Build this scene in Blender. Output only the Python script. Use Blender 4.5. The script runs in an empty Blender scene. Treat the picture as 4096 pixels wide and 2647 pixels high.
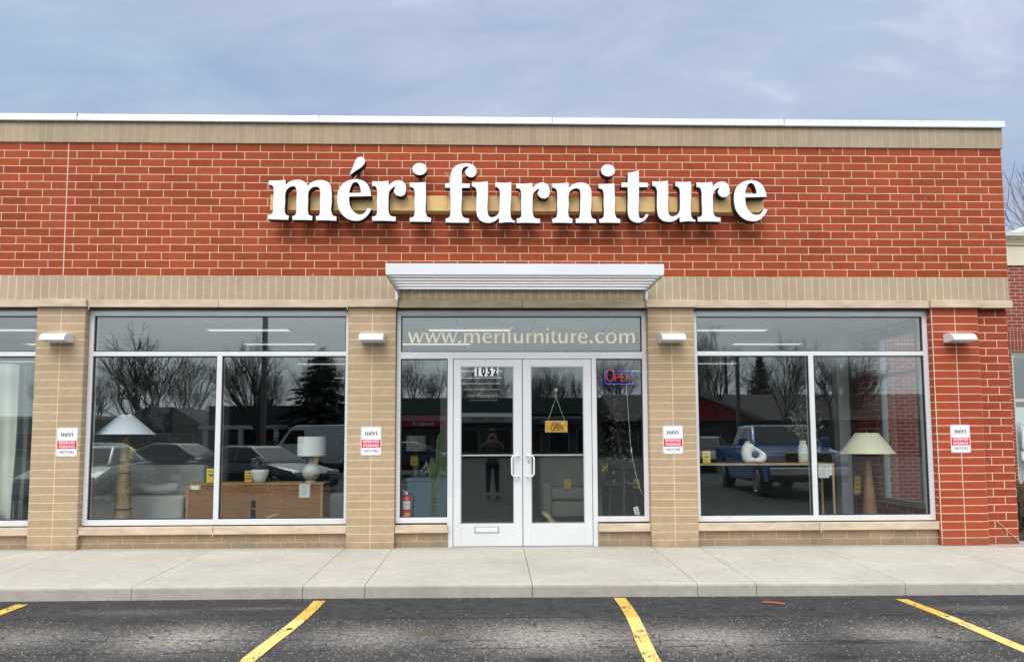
import bpy, bmesh, math, random
from mathutils import Vector, Matrix, geometry
R = math.radians
PI = math.pi
scn = bpy.context.scene
COL = scn.collection

# ------------------------------------------------------------------ objects
def tag(o, label=None, cat=None, group=None, kind=None):
    if label: o['label'] = label
    if cat: o['category'] = cat
    if group: o['group'] = group
    if kind: o['kind'] = kind
    return o

def thing(name, label, cat, loc=(0, 0, 0), rz=0.0, group=None):
    o = bpy.data.objects.new(name, None)
    o.empty_display_size = 0.1
    COL.objects.link(o)
    o.location = loc
    o.rotation_euler = (0, 0, rz)
    return tag(o, label, cat, group)

def copy_tree(o, parent=None):
    c = o.copy()
    COL.objects.link(c)
    if parent is not None:
        inv = o.matrix_parent_inverse.copy()
        c.parent = parent
        c.matrix_parent_inverse = inv
    for ch in list(o.children):
        copy_tree(ch, c)
    return c

class MB:
    """collects shapes in one bmesh, then links them as ONE mesh object"""
    def __init__(s):
        s.bm = bmesh.new()
        s.mi = 0
    def face(s, vs):
        try:
            f = s.bm.faces.new(vs)
            f.material_index = s.mi
            return f
        except ValueError:
            return None
    def verts(s, cs):
        return [s.bm.verts.new(c) for c in cs]
    def hexa(s, c):
        v = s.verts(c)
        for q in ((3, 2, 1, 0), (4, 5, 6, 7), (0, 1, 5, 4), (1, 2, 6, 5), (2, 3, 7, 6), (3, 0, 4, 7)):
            s.face([v[i] for i in q])
        return s
    def box(s, x0, x1, y0, y1, z0, z1):
        return s.hexa([(x0, y0, z0), (x1, y0, z0), (x1, y1, z0), (x0, y1, z0), (x0, y0, z1), (x1, y0, z1), (x1, y1, z1), (x0, y1, z1)])
    def obox(s, c, hx, hy, hz, M=None):
        cs = [(-hx, -hy, -hz), (hx, -hy, -hz), (hx, hy, -hz), (-hx, hy, -hz), (-hx, -hy, hz), (hx, -hy, hz), (hx, hy, hz), (-hx, hy, hz)]
        cs = [Vector(q) for q in cs]
        if M is not None: cs = [M @ q for q in cs]
        return s.hexa([q + Vector(c) for q in cs])
    def prism(s, contours, mapf, a, b, cap_only=False):
        """contours: list of 2-D loops (first outer, rest holes); mapf(u, v, d) -> xyz"""
        loops = []
        for lp in contours:
            fr = s.verts([mapf(u, v, a) for u, v in lp])
            bk = None if cap_only else s.verts([mapf(u, v, b) for u, v in lp])
            loops.append((lp, fr, bk))
        flat3 = [[Vector((u, v, 0)) for u, v in lp] for lp in contours]
        fr = [v for l in loops for v in l[1]]
        for t in geometry.tessellate_polygon(flat3):
            s.face([fr[i] for i in t])
        if cap_only: return s
        bk = [v for l in loops for v in l[2]]
        for t in geometry.tessellate_polygon(flat3):
            s.face([bk[i] for i in reversed(t)])
        for lp, f_, b_ in loops:
            n = len(lp)
            for i in range(n):
                s.face([f_[i], f_[(i + 1) % n], b_[(i + 1) % n], b_[i]])
        return s
    def pxz(s, lp, y0, y1):
        return s.prism([lp], lambda u, v, d: (u, d, v), y0, y1)
    def pyz(s, lp, x0, x1):
        return s.prism([lp], lambda u, v, d: (d, u, v), x0, x1)
    def pxy(s, lp, z0, z1):
        return s.prism([lp], lambda u, v, d: (u, v, d), z0, z1)
    def tube(s, pts, r, n=8, cap=True, closed=False):
        pts = [Vector(q) for q in pts]
        m = len(pts)
        rs = r if isinstance(r, (list, tuple)) else [r] * m
        rings = []
        up = None
        for i, p_ in enumerate(pts):
            if closed:
                d = pts[(i + 1) % m] - pts[i - 1]
            else:
                d = pts[min(i + 1, m - 1)] - pts[max(i - 1, 0)]
            if d.length < 1e-9: d = Vector((0, 0, 1))
            d.normalize()
            if up is None:
                up = d.orthogonal().normalized()
            else:
                up = (up - d * up.dot(d))
                if up.length < 1e-6: up = d.orthogonal()
                up.normalize()
            sd = d.cross(up)
            rings.append(s.verts([p_ + (up * math.cos(k * 2 * PI / n) + sd * math.sin(k * 2 * PI / n)) * rs[i] for k in range(n)]))
        for i in range(m if closed else m - 1):
            a, b = rings[i], rings[(i + 1) % m]
            for k in range(n):
                s.face([a[k], a[(k + 1) % n], b[(k + 1) % n], b[k]])
        if cap and not closed:
            s.face(list(reversed(rings[0])))
            s.face(rings[-1])
        return s
    def lathe(s, prof, cx=0, cy=0, n=28, sx=1, sy=1, wave=None):
        rings = []
        for r, z in prof:
            ring = []
            for k in range(n):
                a = 2 * PI * k / n
                rr = r * (1 + (wave(a, z) if wave else 0))
                ring.append((cx + rr * math.cos(a) * sx, cy + rr * math.sin(a) * sy, z))
            rings.append(s.verts(ring))
        for i in range(len(rings) - 1):
            a, b = rings[i], rings[i + 1]
            for k in range(n):
                s.face([a[k], a[(k + 1) % n], b[(k + 1) % n], b[k]])
        if prof[0][0] > 1e-4: s.face(list(reversed(rings[0])))
        if prof[-1][0] > 1e-4: s.face(rings[-1])
        return s
    def ball(s, c, r, sx=1, sy=1, sz=1, sub=2, jit=0, rnd=None):
        q = bmesh.ops.create_icosphere(s.bm, subdivisions=sub, radius=r)
        for v in q['verts']:
            j = 1 + (rnd.uniform(-jit, jit) if rnd else 0)
            v.co = Vector((v.co.x * sx * j + c[0], v.co.y * sy * j + c[1], v.co.z * sz * j + c[2]))
        for f in {f for v in q['verts'] for f in v.link_faces}: f.material_index = s.mi
        return s
    def leaf(s, c, d, up, ln, w):
        c, d = Vector(c), Vector(d).normalized()
        sd = d.cross(Vector(up))
        if sd.length < 1e-5: sd = d.orthogonal()
        sd.normalize()
        nrm = sd.cross(d)
        v = s.verts([c, c + d * ln * .35 + sd * w * .5 + nrm * w * .12, c + d * ln * .75 + sd * w * .38 + nrm * w * .05, c + d * ln - nrm * w * .2,
                     c + d * ln * .75 - sd * w * .38 + nrm * w * .05, c + d * ln * .35 - sd * w * .5 + nrm * w * .12])
        s.face(v)
        return s
    def quad(s, a, b, c, d):
        s.face(s.verts([a, b, c, d]))
        return s
    def add_mesh(s, me):
        s.bm.from_mesh(me)
        return s
    def build(s, name, mats, parent=None, smooth=False, bevel=0.0, world=True, recalc=True, seg=2, auto=None):
        if recalc: bmesh.ops.recalc_face_normals(s.bm, faces=s.bm.faces[:])
        me = bpy.data.meshes.new(name)
        s.bm.to_mesh(me)
        s.bm.free()
        for m in (mats if isinstance(mats, (list, tuple)) else [mats]): me.materials.append(m)
        if smooth:
            me.polygons.foreach_set('use_smooth', [True] * len(me.polygons))
            if auto:
                me.set_sharp_from_angle(angle=R(auto))
        o = bpy.data.objects.new(name, me)
        COL.objects.link(o)
        if parent is not None:
            o.parent = parent
            if world:      # vertices were given in world metres
                M = Matrix.Identity(4); q = parent
                while q is not None:
                    M = (Matrix.Translation(q.location) @ q.rotation_euler.to_matrix().to_4x4()) @ M if q.type == 'EMPTY' else M
                    q = q.parent
                if parent.type == 'EMPTY':
                    o.matrix_parent_inverse = M.inverted()
        if bevel:
            b = o.modifiers.new('bevel', 'BEVEL'); b.width = bevel; b.segments = seg; b.limit_method = 'ANGLE'; b.angle_limit = R(40)
        return o

def smooth_loop(pts, n=5):
    """Catmull-Rom through the smooth points, straight cuts at the corners; pts = (x, z, corner)"""
    out = []
    m = len(pts)
    for i in range(m):
        p0, p1, p2, p3 = pts[i - 1], pts[i], pts[(i + 1) % m], pts[(i + 2) % m]
        out.append((p1[0], p1[1]))
        if p1[2] and p2[2]: continue
        L = math.hypot(p2[0] - p1[0], p2[1] - p1[1]) + 1e-9
        def tan(a, b, c, corner):
            if corner: return ((p2[0] - p1[0]), (p2[1] - p1[1]))
            la = math.hypot(b[0] - a[0], b[1] - a[1]) + 1e-9
            lc = math.hypot(c[0] - b[0], c[1] - b[1]) + 1e-9
            tx = ((b[0] - a[0]) / la * lc + (c[0] - b[0]) / lc * la) / (la + lc)
            tz = ((b[1] - a[1]) / la * lc + (c[1] - b[1]) / lc * la) / (la + lc)
            k = math.hypot(tx, tz) + 1e-9
            return (tx / k * L, tz / k * L)
        t1, t2 = tan(p0, p1, p2, p1[2]), tan(p1, p2, p3, p2[2])
        for k in range(1, n):
            t = k / n
            h1, h2, h3, h4 = 2*t**3-3*t**2+1, -2*t**3+3*t**2, t**3-2*t**2+t, t**3-t**2
            out.append((h1*p1[0]+h2*p2[0]+h3*t1[0]+h4*t2[0], h1*p1[1]+h2*p2[1]+h3*t1[1]+h4*t2[1]))
    return out

def parse(cs):
    r = []
    for q in cs:
        lp = []
        for w in q.split():
            c = w.endswith('c')
            x, z = w.rstrip('c').split(',')
            lp.append((int(x) / 1000, int(z) / 1000, c))
        r.append(lp)
    return r

def text_loops(body, size, bold=0.0, sx=1.0, align='CENTER', shear=0.0, spacing=1.0):
    """mesh of a line of lettering in Blender's built-in face, flat, as (verts, faces) in the X-Z plane"""
    cu = bpy.data.curves.new('t', 'FONT')
    cu.body = body; cu.size = size; cu.offset = bold; cu.align_x = align; cu.align_y = 'CENTER'; cu.shear = shear; cu.space_character = spacing
    cu.resolution_u = 3
    ob = bpy.data.objects.new('t', cu)
    me = ob.to_mesh()
    vs = [(v.co.x * sx, v.co.y) for v in me.vertices]
    fs = [list(p.vertices) for p in me.polygons]
    ob.to_mesh_clear()
    bpy.data.objects.remove(ob); bpy.data.curves.remove(cu)
    return vs, fs

def lettering(mb, body, c, size, bold=0.0, sx=1.0, align='CENTER', depth=0.0, face=-1, shear=0.0, spacing=1.0):
    vs, fs = text_loops(body, size, bold, sx, align, shear, spacing)
    v = mb.verts([(c[0] + (x if face < 0 else -x), c[1], c[2] + z) for x, z in vs])
    for f in fs: mb.face([v[i] for i in f])
    return mb

# ------------------------------------------------------------------ materials
MATS = {}
class NT:
    def __init__(s, name):
        s.m = bpy.data.materials.new(name); s.m.use_nodes = True
        s.t = s.m.node_tree; s.b = s.t.nodes['Principled BSDF']; s.o = s.t.nodes['Material Output']
    def n(s, typ, **k):
        q = s.t.nodes.new(typ)
        for a, v in k.items():
            if a.startswith('_'):
                q.inputs[a[1:].replace('_', ' ')].default_value = v
            else: setattr(q, a, v)
        return q
    def l(s, a, b): s.t.links.new(a, b)
    def math(s, op, a, b=None, clamp=False):
        q = s.n('ShaderNodeMath', operation=op, use_clamp=clamp)
        for i, v in enumerate((a, b)):
            if v is None: continue
            if isinstance(v, (int, float)): q.inputs[i].default_value = v
            else: s.l(v, q.inputs[i])
        return q.outputs[0]
    def mix(s, f, a, b, typ='MIX'):
        q = s.n('ShaderNodeMix', data_type='RGBA', blend_type=typ)
        for i, v in ((0, f), (6, a), (7, b)):
            if isinstance(v, (int, float)): q.inputs[i].default_value = v
            elif isinstance(v, tuple): q.inputs[i].default_value = (*v, 1)
            else: s.l(v, q.inputs[i])
        return q.outputs[2]
    def ramp(s, f, stops):
        q = s.n('ShaderNodeValToRGB')
        e = q.color_ramp.elements
        while len(e) < len(stops): e.new(0.5)
        for k, (p_, c) in enumerate(stops):
            e[k].position = p_; e[k].color = (*c, 1) if isinstance(c, tuple) else (c, c, c, 1)
        s.l(f, q.inputs[0])
        return q.outputs[0]
    def noise(s, vec, scale, detail=3, rough=.55, dist=0):
        q = s.n('ShaderNodeTexNoise', _Scale=scale, _Detail=detail, _Roughness=rough, _Distortion=dist)
        if vec is not None: s.l(vec, q.inputs['Vector'])
        return q.outputs[0]
    def pos(s): return s.n('ShaderNodeNewGeometry').outputs['Position']
    def obj(s): return s.n('ShaderNodeTexCoord').outputs['Object']
    def xyz(s, v):
        q = s.n('ShaderNodeSeparateXYZ'); s.l(v, q.inputs[0]); return q.outputs
    def comb(s, x, y, z=0.0):
        q = s.n('ShaderNodeCombineXYZ')
        for i, v in enumerate((x, y, z)):
            if isinstance(v, (int, float)): q.inputs[i].default_value = v
            else: s.l(v, q.inputs[i])
        return q.outputs[0]
    def scale(s, v, k):
        q = s.n('ShaderNodeVectorMath', operation='MULTIPLY'); s.l(v, q.inputs[0]); q.inputs[1].default_value = k; return q.outputs[0]
    def bump(s, h, st, dist=.01):
        q = s.n('ShaderNodeBump', _Strength=st, _Distance=dist); s.l(h, q.inputs['Height']); s.l(q.outputs[0], s.b.inputs['Normal'])
    def base(s, c):
        if isinstance(c, tuple): s.b.inputs['Base Color'].default_value = (*c, 1)
        else: s.l(c, s.b.inputs['Base Color'])
    def rough(s, r):
        if isinstance(r, (int, float)): s.b.inputs['Roughness'].default_value = r
        else: s.l(r, s.b.inputs['Roughness'])

def mat(name, c, rough=.6, metal=0, var=.08, scale=6, bump=0.0, bscale=80, spec=None, coat=0, stretch=(1, 1, 1), world=False, emit=None, es=0):
    """plain material with soft mottling so that no surface is perfectly flat"""
    if name in MATS: return MATS[name]
    t = NT(name)
    v = t.scale(t.pos() if world else t.obj(), stretch)
    f = t.noise(v, scale, 4, .6)
    lo = tuple(max(0, x * (1 - var)) for x in c); hi = tuple(min(1, x * (1 + var)) for x in c)
    t.base(t.ramp(f, [(.3, lo), (.7, hi)]))
    t.rough(t.ramp(t.noise(v, scale * 2.3, 2), [(.3, max(0, rough - .07)), (.7, min(1, rough + .07))]))
    t.b.inputs['Metallic'].default_value = metal
    if spec is not None: t.b.inputs['Specular IOR Level'].default_value = spec
    if coat: t.b.inputs['Coat Weight'].default_value = coat; t.b.inputs['Coat Roughness'].default_value = .05
    if bump: t.bump(t.noise(v, bscale, 3), bump)
    if emit: t.b.inputs['Emission Color'].default_value = (*emit, 1); t.b.inputs['Emission Strength'].default_value = es
    MATS[name] = t.m
    return t.m

def brick_mat(name, c1, c2, mortar, bw=.3048, bh=.1016, offset=0.0, u0=0.0, v0=0.0, joint=.0052, speck=.5, vert=False, jx=None, rough=.85, mbump=.6, dirt=True):
    t = NT(name)
    P = t.xyz(t.pos())
    u = t.math('ADD', t.math('ADD', P[0], P[1]), -u0)
    v = t.math('ADD', P[2], -v0)
    q = t.n('ShaderNodeTexBrick', offset=offset, offset_frequency=2, squash=1.0, squash_frequency=2)
    wob = t.noise(t.comb(u, v, 0), 9, 2)
    wv = t.math('MULTIPLY', t.math('SUBTRACT', wob, .5), .006)
    t.l(t.comb(t.math('ADD', u, wv), t.math('ADD', v, wv)), q.inputs['Vector'])
    q.inputs['Scale'].default_value = 1
    q.inputs['Color1'].default_value = (*c1, 1); q.inputs['Color2'].default_value = (*c2, 1)
    q.inputs['Mortar'].default_value = (*mortar, 1)
    q.inputs['Mortar Size'].default_value = joint; q.inputs['Mortar Smooth'].default_value = .25; q.inputs['Bias'].default_value = 0
    q.inputs['Brick Width'].default_value = bw; q.inputs['Row Height'].default_value = bh
    pv = t.comb(u, v, 0)
    fine = t.noise(pv, 95, 3, .65)
    big = t.noise(pv, 1.1, 4, .6)
    mid = t.noise(pv, 14, 3, .6)
    col = q.outputs['Color']
    isb = t.math('SUBTRACT', 1.0, q.outputs['Fac'])
    sp = t.ramp(fine, [(.32, 1 - speck), (.46, 1.0), (.62, 1.0), (.75, 1 + speck * .25)])
    colb = t.mix(1.0, col, sp, 'MULTIPLY')
    col = t.mix(isb, col, colb)
    col = t.mix(1.0, col, t.ramp(mid, [(.3, .93), (.7, 1.06)]), 'MULTIPLY')
    if dirt:
        col = t.mix(1.0, col, t.ramp(big, [(.3, .9), (.7, 1.07)]), 'MULTIPLY')
        # pale smears of mortar left on a few bricks
        sm = t.noise(t.comb(t.math('MULTIPLY', u, 1.0), t.math('MULTIPLY', v, .55), 3.1), 5.5, 4, .7)
        col = t.mix(t.math('MULTIPLY', t.ramp(sm, [(.67, 0.0), (.76, 1.0)]), .38), col, mortar)
        # splash dirt kicked up on the lowest courses, broken up unevenly
        lowd = t.math('SUBTRACT', t.math('ADD', P[2], t.math('MULTIPLY', t.math('SUBTRACT', t.noise(t.comb(u, v, 7.7), 3.2, 4, .65), .5), .55)), -.1)
        col = t.mix(t.math('MULTIPLY', t.ramp(lowd, [(.0, 1.0), (.2, 0.0)]), .42), col, (.13, .105, .08))
    t.base(col)
    t.rough(rough)
    t.b.inputs['Specular IOR Level'].default_value = .25
    h = t.math('ADD', t.math('MULTIPLY', isb, 1.0), t.math('MULTIPLY', fine, .25))
    t.bump(h, mbump, .006)
    MATS[name] = t.m
    return t.m

def glass_mat(name, tint, ior, wav=.02, wscale=1.3):
    t = NT(name)
    t.t.nodes.remove(t.b)
    f0 = ((ior - 1) / (ior + 1)) ** 2
    lw = t.n('ShaderNodeLayerWeight')
    fr = t.math('ADD', t.math('MULTIPLY', t.math('POWER', lw.outputs['Facing'], 5.0), 1 - f0), f0)
    tr = t.n('ShaderNodeBsdfTransparent', _Color=(*tint, 1))
    gl = t.n('ShaderNodeBsdfGlossy', _Color=(.93, 1, .97, 1), _Roughness=0.0)
    v = t.pos()
    h = t.noise(v, wscale, 1, .4)
    bp = t.n('ShaderNodeBump', _Strength=wav, _Distance=.02)
    t.l(h, bp.inputs['Height']); t.l(bp.outputs[0], gl.inputs['Normal']); 
    mx = t.n('ShaderNodeMixShader')
    t.l(fr, mx.inputs[0]); t.l(tr.outputs[0], mx.inputs[1]); t.l(gl.outputs[0], mx.inputs[2])
    t.l(mx.outputs[0], t.o.inputs['Surface'])
    MATS[name] = t.m
    return t.m

def wood_mat(name, c1, c2, axis=2, scale=3.0, rough=.5, world=False):
    t = NT(name)
    st = [14, 14, 14]; st[axis] = 1.2
    v = t.scale(t.obj(), tuple(st))
    n1 = t.noise(v, scale, 4, .6, 1.2)
    n2 = t.noise(v, scale * 4, 3, .6)
    f = t.math('ADD', t.math('MULTIPLY', n1, .75), t.math('MULTIPLY', n2, .25))
    t.base(t.ramp(f, [(.36, c1), (.62, c2)]))
    t.rough(rough)
    t.bump(n2, .15, .004)
    MATS[name] = t.m
    return t.m
SIGN={'m':['2632,4515c 2737,4515 2786,4518 2838,4524c 2844,4462c 2891,4502 2948,4522 3004,4527 3061,4511 3098,4482 3122,4448c 3151,4484 3199,4511 3272,4524 3333,4515 3382,4486 3407,4444 3416,4390 3421,4257 3424,4095 3437,4072 3457,4062 3481,4058c 3481,4004c 3353,4009 3230,4009c 3225,4061c 3251,4066 3268,4079 3274,4111 3272,4256 3271,4389 3265,4419 3241,4435 3210,4438 3168,4422 3136,4389 3126,4351 3126,4255 3129,4106 3135,4083 3154,4069 3182,4065c 3181,4010c 3058,4013 2935,4012c 2934,4063c 2960,4070 2976,4086 2981,4118 2979,4255 2976,4404 2968,4427 2949,4441 2929,4443 2885,4425 2853,4391 2841,4354 2840,4254 2839,4117 2845,4092 2859,4075 2890,4066c 2884,4013c 2756,4017 2631,4019c 2632,4071c 2658,4075 2680,4089 2690,4120 2692,4253 2693,4403 2689,4432 2674,4451 2632,4461c'],
 'e':['3912,4322c 3638,4314c 3637,4268 3643,4218 3665,4161 3699,4118 3741,4092 3778,4086 3814,4095 3844,4122 3869,4167c 3917,4158c 3899,4119 3869,4075 3821,4031 3767,4007 3712,4005 3651,4015 3590,4049 3541,4099 3510,4154 3494,4217 3489,4279 3491,4342 3506,4404 3542,4464 3596,4508 3663,4532 3730,4537 3791,4525 3840,4497 3877,4450 3899,4388', '3636,4361c 3640,4393 3655,4437 3676,4481 3700,4498 3724,4500 3749,4481 3768,4444 3779,4400 3781,4363c'],
 'acc':['3640,4609c 3667,4669 3709,4776 3729,4811 3763,4826 3797,4824 3821,4802 3830,4771 3816,4730 3777,4689 3716,4647 3655,4597c'],
 'r':['3922,4512c 3999,4510 4066,4513 4126,4522c 4134,4455c 4164,4493 4206,4518 4249,4526 4298,4516 4332,4484 4346,4440 4347,4390 4336,4353 4306,4327 4275,4321 4232,4333 4205,4358 4196,4389 4204,4418 4225,4443c 4198,4440 4164,4414 4140,4383 4132,4345 4130,4258 4134,4114 4143,4086 4165,4067 4222,4057c 4222,4001c 4077,4006 3930,4004c 3926,4060c 3961,4066 3982,4085 3986,4119 3985,4257 3983,4401 3978,4426 3963,4445 3923,4451c'],
 'i':['4393,4498c 4472,4498 4532,4501 4596,4505c 4599,4282 4602,4096 4609,4074 4626,4056 4663,4046c 4662,3994c 4530,3997 4399,3996c 4396,4045c 4428,4052 4449,4069 4455,4096 4454,4253 4453,4395 4445,4420 4428,4434 4392,4444c'],
 'dot':['4607,4675 4598,4641 4573,4613 4537,4598 4497,4598 4461,4613 4436,4640 4427,4674 4435,4708 4460,4735 4496,4751 4536,4751 4572,4736 4597,4709'],
 'f':['4837,4490c 4901,4493c 4905,4567 4916,4641 4946,4695 4996,4732 5051,4747 5107,4751 5162,4742 5206,4717 5231,4677 5235,4637 5223,4603 5195,4577 5162,4573 5123,4583 5098,4611 5091,4642 5101,4671 5137,4699c 5129,4711c 5095,4707 5065,4687 5051,4659 5050,4579 5050,4491c 5150,4489c 5149,4435c 5050,4434c 5050,4285 5048,4107 5058,4070 5085,4048 5140,4038c 5138,3984c 4992,3986 4849,3988c 4845,4038c 4879,4047 4899,4067 4906,4106 4907,4284 4905,4433c 4839,4435c'],
 'u':['5178,4508c 5244,4508 5316,4512 5379,4520c 5380,4343 5377,4111 5385,4080 5407,4061 5432,4056 5471,4068 5504,4095 5520,4129 5525,4185 5528,4315 5528,4389 5520,4420 5499,4443 5471,4450c 5473,4508c 5549,4504 5610,4504 5674,4511c 5673,4345 5665,4090 5671,4051 5689,4024 5721,4011c 5717,3990c 5669,3994 5603,3994 5520,3982c 5517,4051c 5487,4022 5448,3998 5399,3986 5355,3987 5305,4001 5266,4032 5244,4071 5236,4116 5234,4286 5234,4399 5225,4427 5206,4445 5176,4452c'],
 'n':['6195,4497c 6272,4497 6342,4503 6400,4511c 6405,4442c 6445,4480 6496,4502 6562,4511 6622,4500 6664,4470 6685,4429 6690,4372 6688,4229 6684,4082 6694,4056 6710,4043 6744,4036c 6741,3987c 6616,3989 6488,3988c 6488,4041c 6517,4049 6534,4065 6540,4096 6545,4229 6548,4381 6540,4419 6519,4433 6491,4436 6453,4423 6420,4397 6406,4366 6402,4228 6395,4095 6403,4067 6417,4050 6449,4042c 6442,3986c 6314,3991 6192,3989c 6191,4042c 6219,4048 6243,4064 6251,4094 6253,4227 6254,4379 6248,4413 6230,4434 6195,4442c'],
 't':['7158,4642c 7211,4649 7256,4660 7300,4677c 7299,4516c 7414,4513c 7411,4456c 7298,4455c 7294,4296 7290,4097 7297,4063 7319,4051 7344,4058 7364,4078 7380,4108c 7416,4098c 7391,4058 7357,4024 7318,4002 7273,3995 7229,4004 7185,4032 7160,4071 7151,4114 7153,4296 7154,4454c 7072,4454c 7075,4513c 7155,4515c']}
SIGNPOS=[('m',(0,0)),('e',(0,0)),('r',(0,0)),('i',(0,0)),('f',(0,0)),('u',(0,0)),('r',(1.813, -0.018)),('n',(0,0)),('i',(2.389, -0.004)),('t',(0,0)),('u',(2.291, 0.022)),('r',(4.111, 0.009)),('e',(5.022, 0.016))]
WEB={'w':['4340,2646c 4373,2646c 4404,2545c 4437,2646c 4462,2646c 4493,2545c 4530,2646c 4551,2646c 4497,2511c 4475,2511c 4444,2609c 4407,2511c 4387,2511c'],
 '.':['5027,2526 5024,2515 5015,2509 5003,2509 4994,2515 4991,2526 4994,2537 5003,2544 5015,2544 5024,2537'],
 'm':['5069,2642c 5098,2642c 5098,2617c 5127,2640 5150,2646 5174,2629 5181,2614c 5208,2639 5232,2646 5259,2632 5269,2603 5269,2511c 5239,2511c 5238,2597 5232,2617 5211,2618 5182,2597c 5182,2511c 5152,2511c 5152,2597 5146,2617 5127,2618 5097,2597c 5096,2511c 5065,2511c'],
 'e':['5426,2577c 5335,2576c 5338,2556 5354,2532 5384,2527 5424,2538c 5421,2523c 5405,2513 5377,2508 5337,2518 5310,2545 5303,2576 5311,2614 5337,2639 5371,2647 5405,2636 5424,2607', '5337,2591c 5344,2617 5364,2632 5384,2629 5398,2610 5399,2591c'],
 'r':['5462,2642c 5492,2642c 5492,2614c 5510,2638 5542,2645c 5539,2618c 5517,2617 5496,2600 5491,2576 5491,2511c 5461,2511c 5463,2576'],
 'i':['5561,2642c 5591,2642c 5591,2511c 5561,2511c'],
 'dot':['5595,2692 5592,2681 5583,2675 5572,2675 5563,2681 5560,2692 5563,2702 5572,2709 5583,2709 5592,2702'],
 'f':['5615,2639c 5639,2639c 5641,2672 5656,2706 5684,2723 5711,2721c 5704,2694c 5683,2699 5670,2682 5666,2639c 5697,2639c 5695,2629c 5666,2629c 5666,2511c 5637,2511c 5638,2629c 5614,2629c'],
 'u':['5716,2642c 5743,2642c 5741,2562 5747,2538 5768,2532 5800,2545c 5802,2642c 5831,2642c 5829,2511c 5800,2511c 5800,2532c 5774,2511 5754,2508 5724,2518 5713,2545'],
 'n':['5974,2643c 6003,2643c 6003,2614c 6034,2639 6061,2646 6085,2632 6092,2603 6092,2511c 6062,2511c 6061,2593 6053,2614 6034,2616 6005,2597c 6000,2511c 5971,2511c'],
 't':['6191,2641c 6208,2641c 6211,2669c 6237,2682c 6235,2641c 6269,2641c 6269,2630c 6235,2630c 6233,2555 6239,2535 6270,2528c 6265,2513 6244,2508 6217,2518 6206,2545 6206,2629c 6189,2629c'],
 'c':['6887,2638c 6884,2609c 6860,2630 6829,2630 6805,2610 6798,2579 6808,2549 6838,2528 6886,2538c 6882,2518c 6845,2507 6797,2518 6772,2549 6768,2583 6781,2621 6812,2643 6853,2647'],
 'o':['7050,2577 7044,2550 7028,2527 7005,2512 6977,2507 6950,2512 6927,2527 6912,2550 6907,2577 6912,2604 6928,2627 6952,2643 6979,2648 7007,2643 7030,2627 7045,2604', '7019,2577 7015,2554 7003,2534 6987,2524 6968,2524 6952,2534 6941,2554 6937,2577 6942,2601 6953,2620 6970,2631 6988,2631 7005,2620 7016,2601']}
WEBPOS= [('w', 0), ('w', 0.216), ('w', 0.429), ('.', 0), ('m', 0), ('e', 0), ('r', 0), ('i', 0), ('dot', 0), ('f', 0), ('u', 0), ('r', 0.412), ('n', 0), ('i', 0.571), ('dot', 0.571), ('t', 0), ('u', 0.577), ('r', 0.993), ('e', 1.239), ('.', 1.708), ('c', 0), ('o', 0), ('m', 2.016)]
# ------------------------------------------------------------------ palette
M_RED = brick_mat('red_brick', (.385, .074, .024), (.30, .052, .017), (.68, .555, .41), offset=.645, u0=0.0, v0=.0008, speck=.62, joint=.0047)
M_REDP = brick_mat('red_brick_stack', (.39, .070, .027), (.33, .055, .022), (.70, .57, .42), offset=0.0, u0=11.1475, v0=.0008, speck=.4)
M_REDR = brick_mat('red_brick_return', (.36, .063, .026), (.30, .05, .021), (.70, .57, .42), offset=.5, u0=11.705, v0=.0008, speck=.4)
M_TANP = [brick_mat('tan_brick_%d' % i, (.45, .335, .21), (.395, .295, .18), (.74, .62, .45), offset=0.0, u0=u, v0=.0008, speck=.14, joint=.0046) for i, u in enumerate((-.3035, 3.599, 7.4305))]
M_TANB = brick_mat('tan_brick_base', (.375, .275, .175), (.33, .24, .15), (.60, .49, .35), offset=.42, u0=.12, v0=-.004, speck=.12, joint=.0042)
M_SOLD = brick_mat('tan_soldier', (.44, .345, .235), (.385, .305, .205), (.66, .57, .44), bw=.1016, bh=.9144, offset=0.0, u0=.033, v0=2.8, speck=.14, joint=.005)
M_SOLT = brick_mat('tan_soldier_top', (.405, .32, .22), (.36, .28, .19), (.50, .42, .32), bw=.1016, bh=.9144, offset=0.0, u0=.0, v0=4.8, speck=.14, joint=.0042)
M_STONE = mat('limestone', (.54, .44, .315), .8, var=.2, scale=3.2, bump=.12, world=True, stretch=(1, 1, 3))
M_SEAL = mat('sealant', (.62, .5, .38), .8, var=.05)
M_ALU = mat('white_aluminium', (.655, .665, .675), .38, metal=.1, var=.05, scale=2, world=True)
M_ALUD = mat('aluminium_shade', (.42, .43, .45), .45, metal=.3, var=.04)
M_GASK = mat('black_rubber', (.012, .013, .014), .6, var=.1)
M_COPE = NT('coping_metal')
def _cope():
    t = M_COPE
    v = t.pos()
    sm = t.noise(t.scale(v, (1, 1, 2.2)), 5.5, 5, .7)
    msk = t.ramp(sm, [(.6, 0.0), (.7, .55)])
    drip = t.noise(t.scale(v, (9, 9, 1.2)), 1.6, 4, .65)
    col = t.mix(t.ramp(drip, [(.5, 0.0), (.72, .45)]), (.63, .665, .69), (.46, .47, .47))
    t.base(t.mix(msk, col, (.33, .31, .29)))
    t.rough(.4); t.b.inputs['Metallic'].default_value = .05
_cope(); M_COPE = M_COPE.m
M_AWN = mat('awning_paint', (.66, .69, .71), .42, var=.04, scale=1.5)
M_LOUV = mat('louvre_paint', (.56, .57, .60), .5, var=.03)
M_DARK = mat('dark_metal', (.02, .02, .022), .5, var=.1)
M_STEEL = mat('steel', (.55, .55, .55), .3, metal=.9, var=.05)
M_LETF = mat('letter_face', (.76, .78, .80), .35, var=.012, scale=2)
M_LETS = mat('letter_return', (.008, .008, .009), .55, var=.1)
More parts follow.
